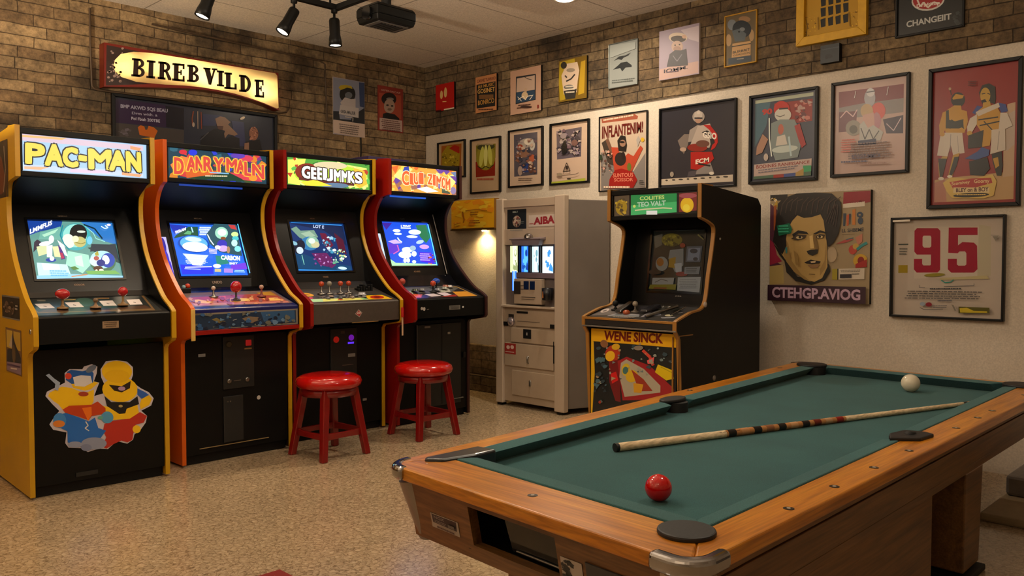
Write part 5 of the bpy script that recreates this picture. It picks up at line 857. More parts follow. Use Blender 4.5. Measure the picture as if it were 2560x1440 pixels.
for x0,x1,z0,z1,m in ((.24,.29,.655,.668,'#8a8276'),(.45,.475,.60,.615,'#a09a90'),(.60,.625,.42,.46,'#050506'),(.50,.60,.13,.135,'#7a7870')):
    MB().box(x0,x1,d['low']-.009,d['low']+.004,z0,z1).build('plate',mat(m,.4),fp)
MB().box(.17,.174,d['low']-.009,d['low']-.006,.30,.68).build('hinge',STEEL,fp)
A=Art(UQ).bg('#cfe0f0').ell('#3a78c8',40,30,30,20).ell('#2a60b8',50,75,30,20)
art_obj(A,'lit_strip',d['Q'](.03,.0,.002),(1,0,0),(Vector(d['Q'](0,1))-Vector(d['Q'](0,0))).normalized(),.05,.24,bz,.2,.9)
badge(bz,d,.30,-.05,'#8a6a4c',.06,.012,'ADURES');badge(bz,d,.29,.355,'#4a4a4a',.04,.008,'TAITS')
MB().tube([d['Q'](.60,-.07,.008),d['Q'](.60,.40,.008)],.005,8).build('bezel_rod',STEEL,bz)
# game box lying on top of the rightmost tall machines
bx=thing('game_box','flat purple and brown box lying on top of the rightmost tall arcade machine','box',(3.47,4.78,1.806),R(2))
MB().box(0,.36,0,.25,0,.028).build('box_base',mat('#4a2a20',.6),bx,bevel=.002)
MB().box(-.003,.363,-.003,.253,.012,.045).build('box_lid',mat('#2c1c4a',.5,mottle=.4,bscale=40),bx,bevel=.002)
# ------------------------------------------------------------------ stools
def stool(loc):
    t=thing('bar_stool','glossy red round stool standing in front of the arcade machine with the green header','stool',loc,R(3),'red stools')
    r=.185
    MB().lathe([(r-.035,.395),(r-.012,.397),(r+.0,.41),(r+.005,.428),(r-.004,.45),(r-.03,.464),(r*.6,.472),(.001,.474)],(0,0,0),44).build('seat',REDSEAT,t)
    MB().lathe([(r-.03,.352),(r-.025,.352),(r-.025,.396),(r-.03,.396)],(0,0,0),40).build('apron',REDWOOD,t)
    L=[]
    for sx_,sy_ in ((-1,-1),(1,-1),(1,1),(-1,1)):
        b=Vector((.152*sx_,.152*sy_,0));p=Vector((.098*sx_,.098*sy_,.396));h=.0185;k=.022
        MB().hexa([(b.x-h,b.y-h,0),(b.x+h,b.y-h,0),(b.x+h,b.y+h,0),(b.x-h,b.y+h,0)],[(p.x-k,p.y-k,p.z),(p.x+k,p.y-k,p.z),(p.x+k,p.y+k,p.z),(p.x-k,p.y+k,p.z)]).build('leg',REDWOOD,t,bevel=.006,seg=3)
        L.append((b,p))
    for i in range(4):
        z=.135 if i%2==0 else .135
        def at(j):
            b,p=L[j];return b+(p-b)*(z/.396)
        a,b_=at(i),at((i+1)%4);mid=(a+b_)/2;out=Vector((mid.x,mid.y,0)).normalized()
        pts=[]
        n=8
        mb=MB();vs=[]
        for k in range(n+1):
            f=k/n;p=a.lerp(b_,f)+out*(.012*math.sin(math.pi*f)-.006);dz=.022-.007*math.sin(math.pi*f)
            o=out*.009
            vs.append([p-o+Vector((0,0,-dz)),p+o+Vector((0,0,-dz)),p+o+Vector((0,0,.02-.004*math.sin(math.pi*f))),p-o+Vector((0,0,.02-.004*math.sin(math.pi*f)))])
        for k in range(n): 
            mb.add(vs[k]+vs[k+1],[(0,1,5,4),(1,2,6,5),(2,3,7,6),(3,0,4,7)]+([(3,2,1,0)] if k==0 else [])+([(4,5,6,7)] if k==n-1 else []))
        mb.build('stretcher',REDWOOD,t,bevel=.002)
    return t
s1=stool((2.70,4.12,0))
def copy_tree(o,par=None):
    c=o.copy();COL.objects.link(c);c.parent=par
    for ch in list(o.children): copy_tree(ch,c)
    return c
s2=copy_tree(s1);s2.location=(3.43,4.145,0);s2.rotation_euler=(0,0,R(-2));s2['label']='glossy red round stool standing in front of the rightmost tall dark machine'
# ------------------------------------------------------------------ black machine by the right wall
TAN=mat('#9c6c2c',.4)
K6=(1420,440,.43066)
M5=Art([(1533,481),(1731,470),(1731,524),(1533,532)],K6).bg('#191613').poly('#5a4630',[(262,98),(350,92),(350,205),(262,212)]).ell('#a8801c',305,160,34,44).specks(['#6d5020','#c89c30','#4a3a24'],270,110,345,205,18,10,3).poly('#258a44',[(362,92),(614,84),(614,190),(362,205)]).poly('#48b060',[(362,150),(614,130),(614,190),(362,205)]).text('#c8d870','COLIITES',(412,100,122),(548,94,116),.03).text('#b8d0a8','TEO VALT',(398,132,160),(556,122,150),.04).line('#e0d098',[(385,178),(440,172),(540,165),(590,168)],7).rect('#f0e8d8',450,180,510,202).ell('#d8e070',382,155,8,8).poly('#7a2c24',[(626,85),(722,78),(722,180),(626,190)]).ell('#e8b020',668,150,34,42).ell('#a04848',672,98,46,14).ell('#f0c838',665,165,18,20)
S5=Art([(1632,578),(1763,573),(1753,733),(1616,727)],K6).bg('#23231c').poly('#6a6250',[(490,350),(545,335),(540,400),(500,420)]).ell('#7a6a20',600,370,62,38).specks(['#a08a28','#4a4018'],550,345,655,405,24,10,3).poly('#8a8478',[(590,430),(670,420),(670,520),(620,560),(580,480)]).poly('#a87c20',[(585,480),(625,470),(620,535),(580,530)]).ell('#8f8a7a',540,510,38,42).ell('#a06020',530,500,22,24).poly('#b8b0a4',[(615,510),(660,505),(660,570),(625,560)]).ell('#8a2018',660,570,36,14).ell('#a04028',665,402,16,14).poly('#5c5c5e',[(690,408),(778,405),(768,500),(682,500)]).poly('#86868a',[(700,420),(768,416),(760,490),(692,492)]).ell('#3a3c40',730,435,22,14).ell('#3a3c40',740,482,14,10).poly('#8a857c',[(678,530),(768,527),(762,572),(675,570)]).scribble('#4a4640',685,535,755,565,3,3).poly('#a09888',[(485,592),(618,592),(612,632),(480,630)]).line('#5a5248',[(500,618),(540,600),(580,612)],4).poly('#b0a698',[(640,590),(775,588),(768,680),(636,668)]).scribble('#8a8278',650,600,760,660,6,5).poly('#8a7a1c',[(475,632),(636,632),(632,664),(465,655)]).poly('#8a3a20',[(500,648),(580,650),(575,658),(495,656)]).ell('#1c2420',505,560,40,14).line('#8a7a3a',[(760,340),(795,370)],8)
c,cp,fp,bz,d=arcade('black arcade machine with tan edges standing against the right wall, dark screen given faint glow',(3.805,3.13,0),.65,.04,.24,1.378,1.552,mat('#0e0d0b',.5,mottle=.3,bscale=14,spec=.25),mat('#0e0d0b',.5,mottle=.3,bscale=14,spec=.25),TAN,TAN,M5,S5,rz=R(-90),back=.92,pf=[(.085,.012),(.06,.3),(.035,.70),(.006,.738),(0,.748)],front_curve=[(0,.795),(.14,.835),(.285,.872),(.335,1.05),(.376,1.22),(.385,1.31),(.33,1.345),(.245,1.366)],scr=(.462,.938,.512,1.308,.37,.325),top_back=[(.36,1.546),(.88,1.502),(.92,1.46)],pbot=.745,panel_front=(.285,.862),marq_emit=.6,scr_emit=.16,panel_mat=mat('#1c1a18',.3,coat=.3))  # the switched-off screen picture gets a weak emission of its own
ov=Art([(1522,747),(1768,765),(1692,806),(1456,783)],(1440,720,.125)).bg('#2b2927').poly('#5f5a58',[(700,250),(1000,240),(800,480),(180,490)]).ell('#b8aca8',480,380,100,42,-15).ell('#5f5a58',480,385,50,18,-15).poly('#111112',[(1000,230),(1100,200),(860,440),(740,440)]).poly('#6f7478',[(560,520),(780,450),(1100,480),(1290,500),(1280,560),(780,520)]).line('#9c98a0',[(580,510),(780,465),(1000,480),(1280,510)],12).poly('#3a3a40',[(1290,300),(1650,310),(1480,470),(1230,440)]).poly('#807c84',[(1660,330),(1700,350),(1380,560),(1300,570)]).poly('#7f8290',[(1560,490),(1740,480),(1760,530),(1480,560)]).ell('#a8a288',1920,540,90,24).line('#b8b8c0',[(1800,340),(1840,290),(1950,280),(1960,320),(1900,360)],14).line('#aaa494',[(1990,300),(1920,400),(1840,470)],14).poly('#0b0b0c',[(2040,290),(2340,290),(2220,470),(1960,420)]).poly('#8f9098',[(1740,590),(2060,590),(2000,610),(1760,610)]).line('#8a8a90',[(2120,490),(2220,480)],14).scribble('#8a8680',680,520,1250,600,3,9,.06)
overlay(c,d,ov,.024,.626,.02,.97)
for x,y,h,m in ((.20,.13,.05,'#101012'),(.36,.16,.03,'#2a2a30')):
    mb=MB();z=d['zf']+y*.24
    mb.hexa([(x-.03,y-.05,z),(x+.02,y-.05,z),(x+.04,y+.07,z+.018),(x-.01,y+.07,z+.018)],[(x-.026,y-.045,z+.012),(x+.016,y-.045,z+.012),(x+.036,y+.065,z+h+.012),(x-.006,y+.065,z+h+.012)]);mb.build('lever_guard',mat(m,.25,coat=.3),c,bevel=.004)
joystick(c,.12,.16,d['zf']+.035,BLACKM,.018,.03,BLACKM);joystick(c,.27,.15,d['zf']+.03,mat('#8a8070',.3),.016,.04,mat('#5a5248',.4))
MB().ball((.245,.10,d['zf']+.03),.022,sz=.7).build('button',mat('#a04a24',.3),c)
MB().tube([(.42,.04,d['zf']+.018),(.50,.24,d['zf']+.072)],.009,10).build('lever_bar',STEEL,c)
MB().tube([(.545,.10,d['zf']+.03),(.565,.22,d['zf']+.07)],.004,8).build('lever_bar',CHROME,c)
MB().box(.02,.63,-.006,.004,.783,.797).build('edge_trim',TAN,c,bevel=.002)
MB().box(.02,.63,-.001,.008,.750,.782).build('front_strip',mat('#23211f',.4,mottle=.5,bscale=70),c)
MB().box(.0,.65,-.008,.002,.739,.748).build('front_lip',mat('#8a857e',.3,metal=.6),c,bevel=.002)
FA=Art([(1471,811),(1682,833),(1682,1140),(1492,1091)],K6).bg('#15191a').poly('#b88a0e',[(110,855),(612,905),(612,990),(118,935)]).text('#5a1008','WENE SINCK',(200,878,935),(540,905,965),.045).poly('#b08a10',[(110,930),(140,940),(160,1120),(160,1560),(140,1560),(135,1200)]).ell('#6d4a30',205,955,26,20,40).ell('#8a2a18',258,1015,44,50).ell('#b8901c',245,1028,28,30).ell('#a8861c',275,975,24,18).poly('#5a1418',[(240,1060),(300,1050),(320,1300),(290,1290),(250,1180)]).poly('#a81818',[(255,1130),(285,1120),(300,1170),(265,1190)]).poly('#7d1a20',[(290,1060),(340,1035),(470,1090),(600,1230),(600,1290),(330,1290)]).poly('#8a8474',[(310,1070),(340,1050),(440,1110),(530,1210),(530,1250),(340,1270),(305,1150)]).ell('#a89020',340,1110,24,36).ell('#345a58',338,1115,16,22).ell('#a88a1c',375,1150,34,36).poly('#7a2a1c',[(370,1110),(440,1170),(490,1240),(430,1240),(400,1190)]).poly('#a87c1c',[(385,1190),(440,1200),(430,1250),(390,1245)]).line('#a8382c',[(430,1000),(470,1040),(490,1090)],16).poly('#b8484c',[(455,1060),(495,1040),(490,1080),(460,1080)]).poly('#b0980c',[(515,1085),(590,1120),(600,1170),(560,1180),(500,1130)]).line('#8a7a10',[(530,1100),(590,1135)],4).specks(['#5a6a6c','#7a8078','#2c3c44','#8a7a60'],170,960,590,1180,40,12,5).specks(['#3a5560','#24323a'],170,1040,250,1230,16,16,6).ell('#6a6258',410,985,26,14).specks(['#8a6a3a','#7a2a1c','#4a5a5c'],180,1290,600,1560,40,20,9)
art_obj(FA,'front_artwork',(.03,d['low']+.0036,.06),(1,0,0),(0,0,1),.590,.665,fp,.35,0,.15,gain=1.7)
MB().box(.598,.606,d['low']-.004,d['low']+.004,.06,.71).build('trim_strip',TAN,fp)
MB().box(.649,.6525,.015,.030,.03,.72).box(.649,.6525,.015,.16,.716,.721).build('side_trim',TAN,c)
MB().lathe([(.016,0),(.016,.004),(.012,.007),(.001,.009)],(.65,.285,.88),16,axis=(1,0,0)).build('bolt',mat('#b0a498',.4),c)
MB().lathe([(.016,0),(.016,.003),(.006,.005)],(.65,.39,.455),16,axis=(1,0,0)).build('lock',mat('#9a948c',.3,metal=.6),c)
MB().lathe([(.007,0),(.007,.003),(.003,.004)],(.65,.44,1.25),12,axis=(1,0,0)).build('bolt',mat('#a09a90',.4),c)
badge(bz,d,.34,-.03,'#8a857c',.045,.007,'AT SE ML')
# ------------------------------------------------------------------ vending machine
VM=mat('#9c8b78',.45,mottle=.1,bscale=12,gain=1.25);VS=mat('#776e66',.5,mottle=.16,bscale=5,gain=1.0);VL=mat('#a99987',.45,gain=1.25)
v=thing('vending_machine','pale grey vending machine with a blue lit window, left of the black machine','vending machine',(4.55,4.60,0),R(-90))
w=.69
mb=MB();mb.slab([(.004,.03),(w-.012,.03),(w+.125,.365),(.004,.365)],.04,1.565);mb.build('cabinet',VS,v,bevel=.004)
for x0,x1 in ((-.004,.07),(.60,.694)): MB().box(x0,x1,-.012,.04,.02,1.595).build('corner_post',VL,v,bevel=.006)
for x0,x1 in ((.0,.05),(.62,.67)): MB().box(x0,x1,.0,.05,0,.025).build('foot',BLACKM,v)
MB().box(.07,.60,.0,.03,1.525,1.585).build('top_rail',VM,v,bevel=.003)
mb=MB().box(.07,.60,.012,.03,1.245,1.525).box(.07,.60,.008,.012,1.24,1.36);mb.build('header_panel',VM,v,bevel=.002)
A=Art(UQ).bg('#15181a').ell('#8a7868',50,50,22,24).specks(['#a89484','#3a302c','#6a3a34'],32,32,68,70,20,7,3).text('#8a9088','BELT',(30,7,14),(58,7,14)).scribble('#6a706c',15,82,90,90,1,3).scribble('#5a605c',62,50,92,62,2,4)
art_obj(A,'notice_plate',(.10,.0105,1.325),(1,0,0),(0,0,1),.20,.185,v,.35,gain=1.4)
A=Art(UQ).bg('#a89c90').text('#7a1a1a','AIBA',(18,22,85),(96,8,80),.05).scribble('#8a3a34',2,70,20,85,1,3)
art_obj(A,'lettered_plate',(.325,.0105,1.375),(1,0,0),(0,0,1),.27,.085,v,.4,gain=1.4)
mb=MB();mb.hexa([(.18,-.05,1.275),(.50,-.05,1.275),(.50,.008,1.275),(.18,.008,1.275)],[(.18,-.055,1.283),(.50,-.055,1.283),(.50,.008,1.296),(.18,.008,1.296)]);mb.hexa([(.21,-.045,1.235),(.47,-.045,1.235),(.47,.0,1.235),(.21,.0,1.235)],[(.19,-.045,1.275),(.49,-.045,1.275),(.49,.0,1.275),(.19,.0,1.275)])
mb.build('awning',mat('#77696a',.45),v,bevel=.002)
MB().lathe([(.035,0),(.033,.018),(.02,.03),(.001,.034)],(.36,-.03,1.29),18).build('lamp_dome',CHROME,v)
# window recess with lit panels
mb=MB().box(.07,.60,.029,.0305,.78,1.24);mb.build('window_back',mat('#6d625c',.5),v)
for i,(x0,x1,z0,z1,c0,c1,c2) in enumerate(((.115,.205,1.03,1.232,'#c8cfa0','#e8ecc8','#8f9a6a'),(.235,.315,1.035,1.228,'#2a6ad8','#5ab0f8','#123a90'),(.345,.42,1.035,1.225,'#bfe0f4','#eef6f0','#6a9aa8'),(.45,.56,1.03,1.225,'#d8f0f8','#f4f8f4','#3a8ad0'))):
    A=Art(UQ).bg(c0).poly(c1,[(30,0),(70,0),(80,100),(35,100)]).ell(c2,62,26,14,14).poly(c2,[(55,90),(70,60),(95,80),(95,95)]).specks([c2,c1],20,20,80,90,6,12,i)
    art_obj(A,'lit_panel',(x0,.026,z0),(1,0,0),(0,0,1),x1-x0,z1-z0,v,.3,1.25)
for x in (.22,.33,.435,.58): MB().box(x-.008,x+.008,.008,.028,1.025,1.238).build('window_divider',mat('#14181f',.3),v)
A=Art(UQ).bg('#3a7ae8').poly('#8ab8f8',[(20,0),(60,0),(60,100),(30,100)]);art_obj(A,'lit_strip',(.14,.022,.89),(1,0,0),(0,0,1),.05,.15,v,.3,1.2)
mb=MB().box(.20,.595,.004,.028,.99,1.03);mb.build('sill',mat('#6f6068',.4),v,bevel=.002)
kb=MB().box(.20,.48,-.02,.028,.795,.985).build('coin_mechanism',VM,v,bevel=.004)
mb=MB();mb.box(.205,.27,-.026,-.02,.87,.965);mb.build('bill_slot',mat('#2a2522',.4),kb)
for k in range(2): MB().box(.305+k*.062,.355+k*.062,-.025,-.02,.905,.968).build('selector_key',mat('#122044',.25),kb,bevel=.002)
mb=MB();mb.box(.28,.42,-.022,-.02,.845,.85);mb.box(.28,.41,-.022,-.02,.83,.833);mb.box(.245,.30,-.024,-.02,.905,.91);mb.box(.245,.30,-.024,-.02,.93,.935);mb.build('slot_line',mat('#4a3f38',.5),kb)
MB().lathe([(.03,0),(.04,.005),(.042,.09),(.036,.092),(.034,.05)],(.54,-.02,.83),20).build('cup_holder',mat('#14161c',.3),v)
A=Art(UQ).poly('#d88a4a',[(30,100),(40,10),(60,0),(75,100)]);art_obj(A,'cup_sticker',(.525,-.0635,.85),(1,0,0),(0,0,1),.02,.05,v,.4,gain=1.3)
MB().box(.06,.605,-.022,.03,.765,.782).build('ledge',VL,v,bevel=.003)
MB().box(.07,.60,.010,.03,.04,.765).build('lower_panel',VM,v)
def drawer(nm,x0,x1,z0,z1):
    return MB().box(x0,x1,-.004,.012,z0,z1).build(nm,VM,v,bevel=.003)
dr=drawer('hatch',.20,.595,.625,.745);MB().box(.215,.33,-.007,-.004,.722,.738).build('slot_line',BLACKM,dr);MB().box(.22,.45,-.0065,-.004,.66,.664).build('slot_line',mat('#6a5c50',.5),dr)
MB().box(.07,.11,-.003,.012,.62,.65).build('latch',BLACKM,v);MB().box(.555,.60,-.008,-.004,.625,.655).build('latch',BLACKM,dr)
MB().lathe([(.036,0),(.036,.012),(.028,.02),(.001,.03)],(.145,.010,.655),20,axis=(0,-1,0)).build('coin_return_knob',mat('#b8b0b8',.12,metal=.7),v)
MB().box(.12,.17,.002,.012,.685,.71).build('slot_plate',mat('#2a2624',.4),v)
dr=drawer('hatch',.15,.595,.50,.61);MB().box(.285,.365,-.009,-.004,.535,.605).build('lock_plate',mat('#16171a',.4),dr,bevel=.002);MB().box(.32,.33,-.011,-.009,.56,.58).build('key_slot',mat('#a8a098',.3),dr)
dr=drawer('hatch',.085,.585,.315,.49)
A=Art(UQ).bg('#8a2a24').ell('#c0a8a0',32,38,16,18).ell('#c0a8a0',68,34,16,18).scribble('#b89a94',5,75,95,92,1,3)
art_obj(A,'red_sticker',(.085,-.0046,.405),(1,0,0),(0,0,1),.12,.082,dr,.4,gain=1.3)
MB().tube([(.335,-.004,.40),(.335,-.016,.395),(.335,-.016,.355),(.335,-.004,.35)],.006,8).build('handle',STEEL,dr)
MB().box(.585,.592,-.006,.012,.37,.53).build('hinge',BLACKM,v)
dr=drawer('hatch',.16,.595,.095,.285)
MB().lathe([(.018,0),(.015,.006),(.001,.008)],(.355,-.004,.20),14,axis=(0,-1,0),sx=.6,sy=1.4).build('lock_plate',mat('#8a847c',.25,metal=.6),dr);MB().box(.352,.358,-.016,-.010,.178,.222).build('handle',CHROME,dr)
# ------------------------------------------------------------------ yellow light box on the right wall
pa=onaxis(1128,508,0,WX-.06);pb_=onaxis(1236,570,0,WX-.06)
yb=thing('wall_lamp','amber yellow light box on the plaster beside the vending machine, lit underneath','wall lamp',(WX-.002,pa.y,pb_.z),R(-90))
ww=pa.y-pb_.y;hh=pa.z-pb_.z+.02
A=Art(UQ).bg('#c07c10').specks(['#a86a10','#d08c20'],0,0,100,100,40,9,3).line('#7a4a0c',[(28,40),(32,70),(30,80)],3).line('#7a4a0c',[(35,38),(60,35),(85,42)],3).scribble('#6d400a',46,42,66,58,2,4).scribble('#6d400a',44,72,72,86,2,5).line('#8a560c',[(10,85),(25,80)],3)
MB().box(0,ww,-.058,0,.0,hh).build('box',mat('#8a5a10',.5),yb,bevel=.003)
art_obj(A,'front_face',(.003,-.0585,.006),(1,0,0),(0,0,1),ww-.006,hh-.009,yb,.4,gain=2.3)
MB().box(-.003,ww+.003,-.066,0,-.014,.0).build('bottom_board',mat('#4a3214',.5),yb)
MB().lathe([(.02,-.024),(.022,-.014)],(ww*.72,-.03,0),16).build('lamp_bulb',mat('#ffe0a0',.5,emit=22),yb)
ld=bpy.data.lights.new('lamp_light','SPOT');ld.energy=13;ld.color=(1,.68,.28);ld.spot_size=R(150);ld.spot_blend=.9;ld.shadow_soft_size=.02
lo=bpy.data.objects.new('lamp_light',ld);COL.objects.link(lo);lo.parent=yb;lo.location=(ww*.72,-.045,-.03)
# ------------------------------------------------------------------ pool table
TA=Vector((1.378,1.822));TB=Vector((1.304,.805));TC=Vector((4.310,2.034));TD=Vector((4.247,.826))
TL,TW=2.93,1.10;TH=.58;BED=.54
troot=thing('pool_table','large wooden pool table with a dark green cloth in the foreground','pool table',(2.8,1.35,0))
def T(s,t,z):
    a=TB.lerp(TD,s/TL);b=TA.lerp(TC,s/TL);p=a.lerp(b,t/TW);return (p.x-2.8,p.y-1.35,z)
def tbox(mb,s0,s1,t0,t1,z0,z1,mi=0):
    return mb.hexa([T(s0,t0,z0),T(s1,t0,z0),T(s1,t1,z0),T(s0,t1,z0)],[T(s0,t0,z1),T(s1,t0,z1),T(s1,t1,z1),T(s0,t1,z1)],mi)
def tslab(mb,pts,z0,z1,mi=0):
    q=[T(s,t,0)[:2] for s,t in pts];return mb.slab(q,z0,z1,mi)
W0,W1,W2=(.35,.115,.006),(.55,.20,.012),(.66,.28,.022)
woodS=wood_mat('oak_long',0,W0,W1,W2,.32,.22);woodT=wood_mat('oak_cross',1,W0,W1,W2,.32,.22)
D0,D1,D2=(.095,.040,.012),(.17,.078,.023),(.23,.11,.034)
darkS=wood_mat('walnut_long',0,D0,D1,D2,.45,.1);darkT=wood_mat('walnut_cross',1,D0,D1,D2,.45,.1)
green=cloth_mat('cloth',(.020,.080,.094));green2=cloth_mat('cushion_cloth',(.030,.098,.114))
rc=.065;nr,rr_,lr,fr=.165,.105,.085,.055
def arc(cs,ct,a0,a1,r=rc,n=6): return [(cs+r*math.cos(R(a0+(a1-a0)*i/n)),ct+r*math.sin(R(a0+(a1-a0)*i/n))) for i in range(n+1)]
z0r=.545
mb=MB();tslab(mb,arc(rc,rc,225,180)+arc(rc,TW-rc,180,135)+[(nr,TW-lr),(nr,rr_)],z0r,TH);mb.build('rail',woodT,troot,bevel=.006,seg=3)
mb=MB();tslab(mb,arc(rc,rc,225,270)+arc(TL-rc,rc,270,315)+[(TL-fr,rr_),(nr,rr_)],z0r,TH);mb.build('rail',woodS,troot,bevel=.006,seg=3)
mb=MB();tslab(mb,arc(TL-rc,rc,315,360)+arc(TL-rc,TW-rc,0,45)+[(TL-fr,TW-lr),(TL-fr,rr_)],z0r,TH);mb.build('rail',woodT,troot,bevel=.004)
mb=MB();tslab(mb,arc(TL-rc,TW-rc,45,90)+arc(rc,TW-rc,90,135)+[(nr,TW-lr),(TL-fr,TW-lr)],z0r,TH);mb.build('rail',woodS,troot,bevel=.006,seg=3)
mb=MB();tbox(mb,.06,TL-.04,.05,TW-.05,BED-.03,BED);mb.build('cloth_bed',green,troot)
def cushion(pts_rail,pts_nose):
    (a,b),(c_,d_)=pts_rail,pts_nose
    mb=MB();zt=TH+.003
    # a,b along the rail; c_,d_ along the nose
    un=lambda p,q,k:(p[0]+(q[0]-p[0])*k,p[1]+(q[1]-p[1])*k)
    vs=[T(*a,BED-.002),T(*b,BED-.002),T(*un(d_,b,.6),BED-.002),T(*un(c_,a,.6),BED-.002),T(*a,zt),T(*b,zt),T(*d_,zt-.004),T(*c_,zt-.004)]
    f=[(0,1,2,3),(4,5,6,7),(0,1,5,4),(1,2,6,5),(2,3,7,6),(3,0,4,7)]
    mb.add(vs,f);me=mb.build('cushion',green2,troot,bevel=.004)
    import bmesh
    bm=bmesh.new();bm.from_mesh(me.data);bmesh.ops.recalc_face_normals(bm,faces=bm.faces);bm.to_mesh(me.data);bm.free()
    return me
ns,rs,ls,fs_=nr+.065,rr_+.05,TW-lr-.065,TL-fr-.07
SP=1.40
cushion([(nr,rr_-.0),(nr,TW-lr-.02)],[(ns,rs),(ns,TW-lr-.07)])
cushion([(nr,rr_),(SP-.06,rr_)],[(ns,rs),(SP-.075,rs)]);cushion([(SP+.06,rr_),(TL-fr-.07,rr_)],[(SP+.075,rs),(TL-fr-.11,rs)])
cushion([(nr+.0,TW-lr),(SP-.06,TW-lr)],[(nr+.02,ls),(SP-.085,ls)]);cushion([(SP+.06,TW-lr),(TL-fr-.06,TW-lr)],[(SP+.085,ls),(TL-fr-.12,ls)])
cushion([(TL-fr,rr_+.06),(TL-fr,TW-lr-.06)],[(fs_,rr_+.11),(fs_,TW-lr-.11)])
RUB=mat('#17171a',.55,bump=.1,bscale=120);RUBD=mat('#0a0a0b',.7)
def cap(s,t,r,z0=TH-.002,z1=TH+.010,sx=1,sy=1,rot=0):
    p=T(s,t,0);mb=MB();n=36;pts=[]
    for i in range(n):
        a=2*math.pi*i/n;x,y=r*sx*math.cos(a),r*sy*math.sin(a);k=R(rot)
        pts.append((p[0]+x*math.cos(k)-y*math.sin(k),p[1]+x*math.sin(k)+y*math.cos(k)))
    mb.slab(pts,z0,z1);return mb
def cup(par,s,t,r):
    p=T(s,t,0);MB().lathe([(r,BED+.001),(r,TH-.002)],(p[0],p[1],0),24).build('pocket_cup',RUBD,par)
pk=cap(.135,.118,.060).build('pocket_cover',RUB,troot,bevel=.004)
pk=cap(TL-.12,TW-.115,.075).build('pocket_cover',RUB,troot,bevel=.004);cup(pk,TL-.135,TW-.135,.055)
pk=cap(TL-.10,.10,.075).build('pocket_cover',RUB,troot,bevel=.004);cup(pk,TL-.115,.115,.055)
pk=cap(SP,TW-lr-.015,.062,sx=1.25,sy=.62,rot=3).build('pocket_cover',RUB,troot,bevel=.004);cup(pk,SP,TW-lr-.03,.047)
mb=MB();tslab(mb,[(SP-.10,.125),(SP-.035,.055),(SP+.06,.045),(SP+.075,.075),(SP+.055,.135),(SP-.03,.15)],TH-.002,TH+.011);pk=mb.build('pocket_cover',RUB,troot,bevel=.004);cup(pk,SP,rr_+.015,.04)
p=T(SP+.01,.10,TH+.009);MB().lathe([(.016,0),(.015,.006),(.001,.009)],p,16,sx=1.6).build('cover_screw',RUBD,pk)
# black leather pocket end at the near left corner
mb=MB();tslab(mb,[(.085,TW-.075),(.10,TW-.055),(.30,TW-.075),(.31,TW-.155),(.23,TW-.15),(.12,TW-.12)],BED+.0,TH+.008);mb.build('pocket_liner',mat('#14171c',.35,coat=.2),troot,bevel=.008,seg=3)
# rail sights
mb=MB()
def sight(s,t):
    p=T(s,t,TH);o=MB().lathe([(.0125,-.001),(.0125,.0008)],p,18).build('rail_sight',mat('#241a12',.3),troot)
    MB().lathe([(.0045,.0),(.0045,.0016)],p,12).build('pearl_dot',mat('#c8beb0',.2),o)
for s in (.443,.69,.946,1.215,1.66,1.905,2.09,2.57): sight(s,.038)
sight(.085,.558)
for s in (1.66,2.61): sight(s,TW-.03)
# chrome corner guards, posts
def ring(c0,a0,a1,off0,off1,z0,z1,ext):
    mb=MB();n=12;inn=[];outp=[]
    A0,A1=R(a0),R(a1)
    d0=(math.sin(A0),-math.cos(A0));d1=(-math.sin(A1),math.cos(A1))
    for k in range(-1,n+2):
        if k==-1: base=(math.cos(A0),math.sin(A0));e=d0
        elif k==n+1: base=(math.cos(A1),math.sin(A1));e=d1
        else:
            a=A0+(A1-A0)*k/n;base=(math.cos(a),math.sin(a));e=(0,0)
        sg=1 if A1>A0 else -1
        for lst,r in ((inn,rc+off0),(outp,rc+off1)): lst.append((c0[0]+base[0]*r+e[0]*ext*sg,c0[1]+base[1]*r+e[1]*ext*sg))
    m=len(inn);vs=[];fs=[]
    for i in range(m): vs+=[T(*inn[i],z0),T(*outp[i],z0),T(*outp[i],z1),T(*inn[i],z1)]
    for i in range(m-1):
        for k in range(4): k2=(k+1)%4;fs.append((4*i+k,4*i+4+k,4*i+4+k2,4*i+k2))
    fs+=[(0,1,2,3),tuple(4*(m-1)+k for k in (3,2,1,0))]
    mb.add(vs,fs);return mb
import bmesh
def fixn(o):
    bm=bmesh.new();bm.from_mesh(o.data);bmesh.ops.recalc_face_normals(bm,faces=bm.faces);bm.to_mesh(o.data);bm.free();return o
for c0,a0,a1,ext in (((rc,rc),180,270,.05),((rc,TW-rc),90,180,.02),((TL-rc,rc),270,360,.02),((TL-rc,TW-rc),0,90,.02)):
    fixn(ring(c0,a0,a1,-.022,.012,z0r+.001,TH+.003,ext).build('corner_guard',CHROME,troot,bevel=.0115,seg=4))
ZB=.385;SL=.036
for (s,t),m in (((rc+.003,rc+.003),mat('#c8b89c',.35)),((rc+.003,TW-rc-.003),mat('#8f867c',.4,metal=.3)),((TL-rc-.01,rc+.01),mat('#8f867c',.4)),((TL-rc-.01,TW-rc-.01),mat('#8f867c',.4))):
    ds=SL if s<1 else -SL;dt=SL if t<.5 else -SL;p=Vector(T(s+ds,t+dt,ZB-.004));q=Vector(T(s,t,z0r+.001));ax_=(q-p);MB().lathe([(rc-.026,0),(rc-.02,.006),(rc-.008,ax_.length)],p,28,axis=ax_).build('corner_post',m,troot)
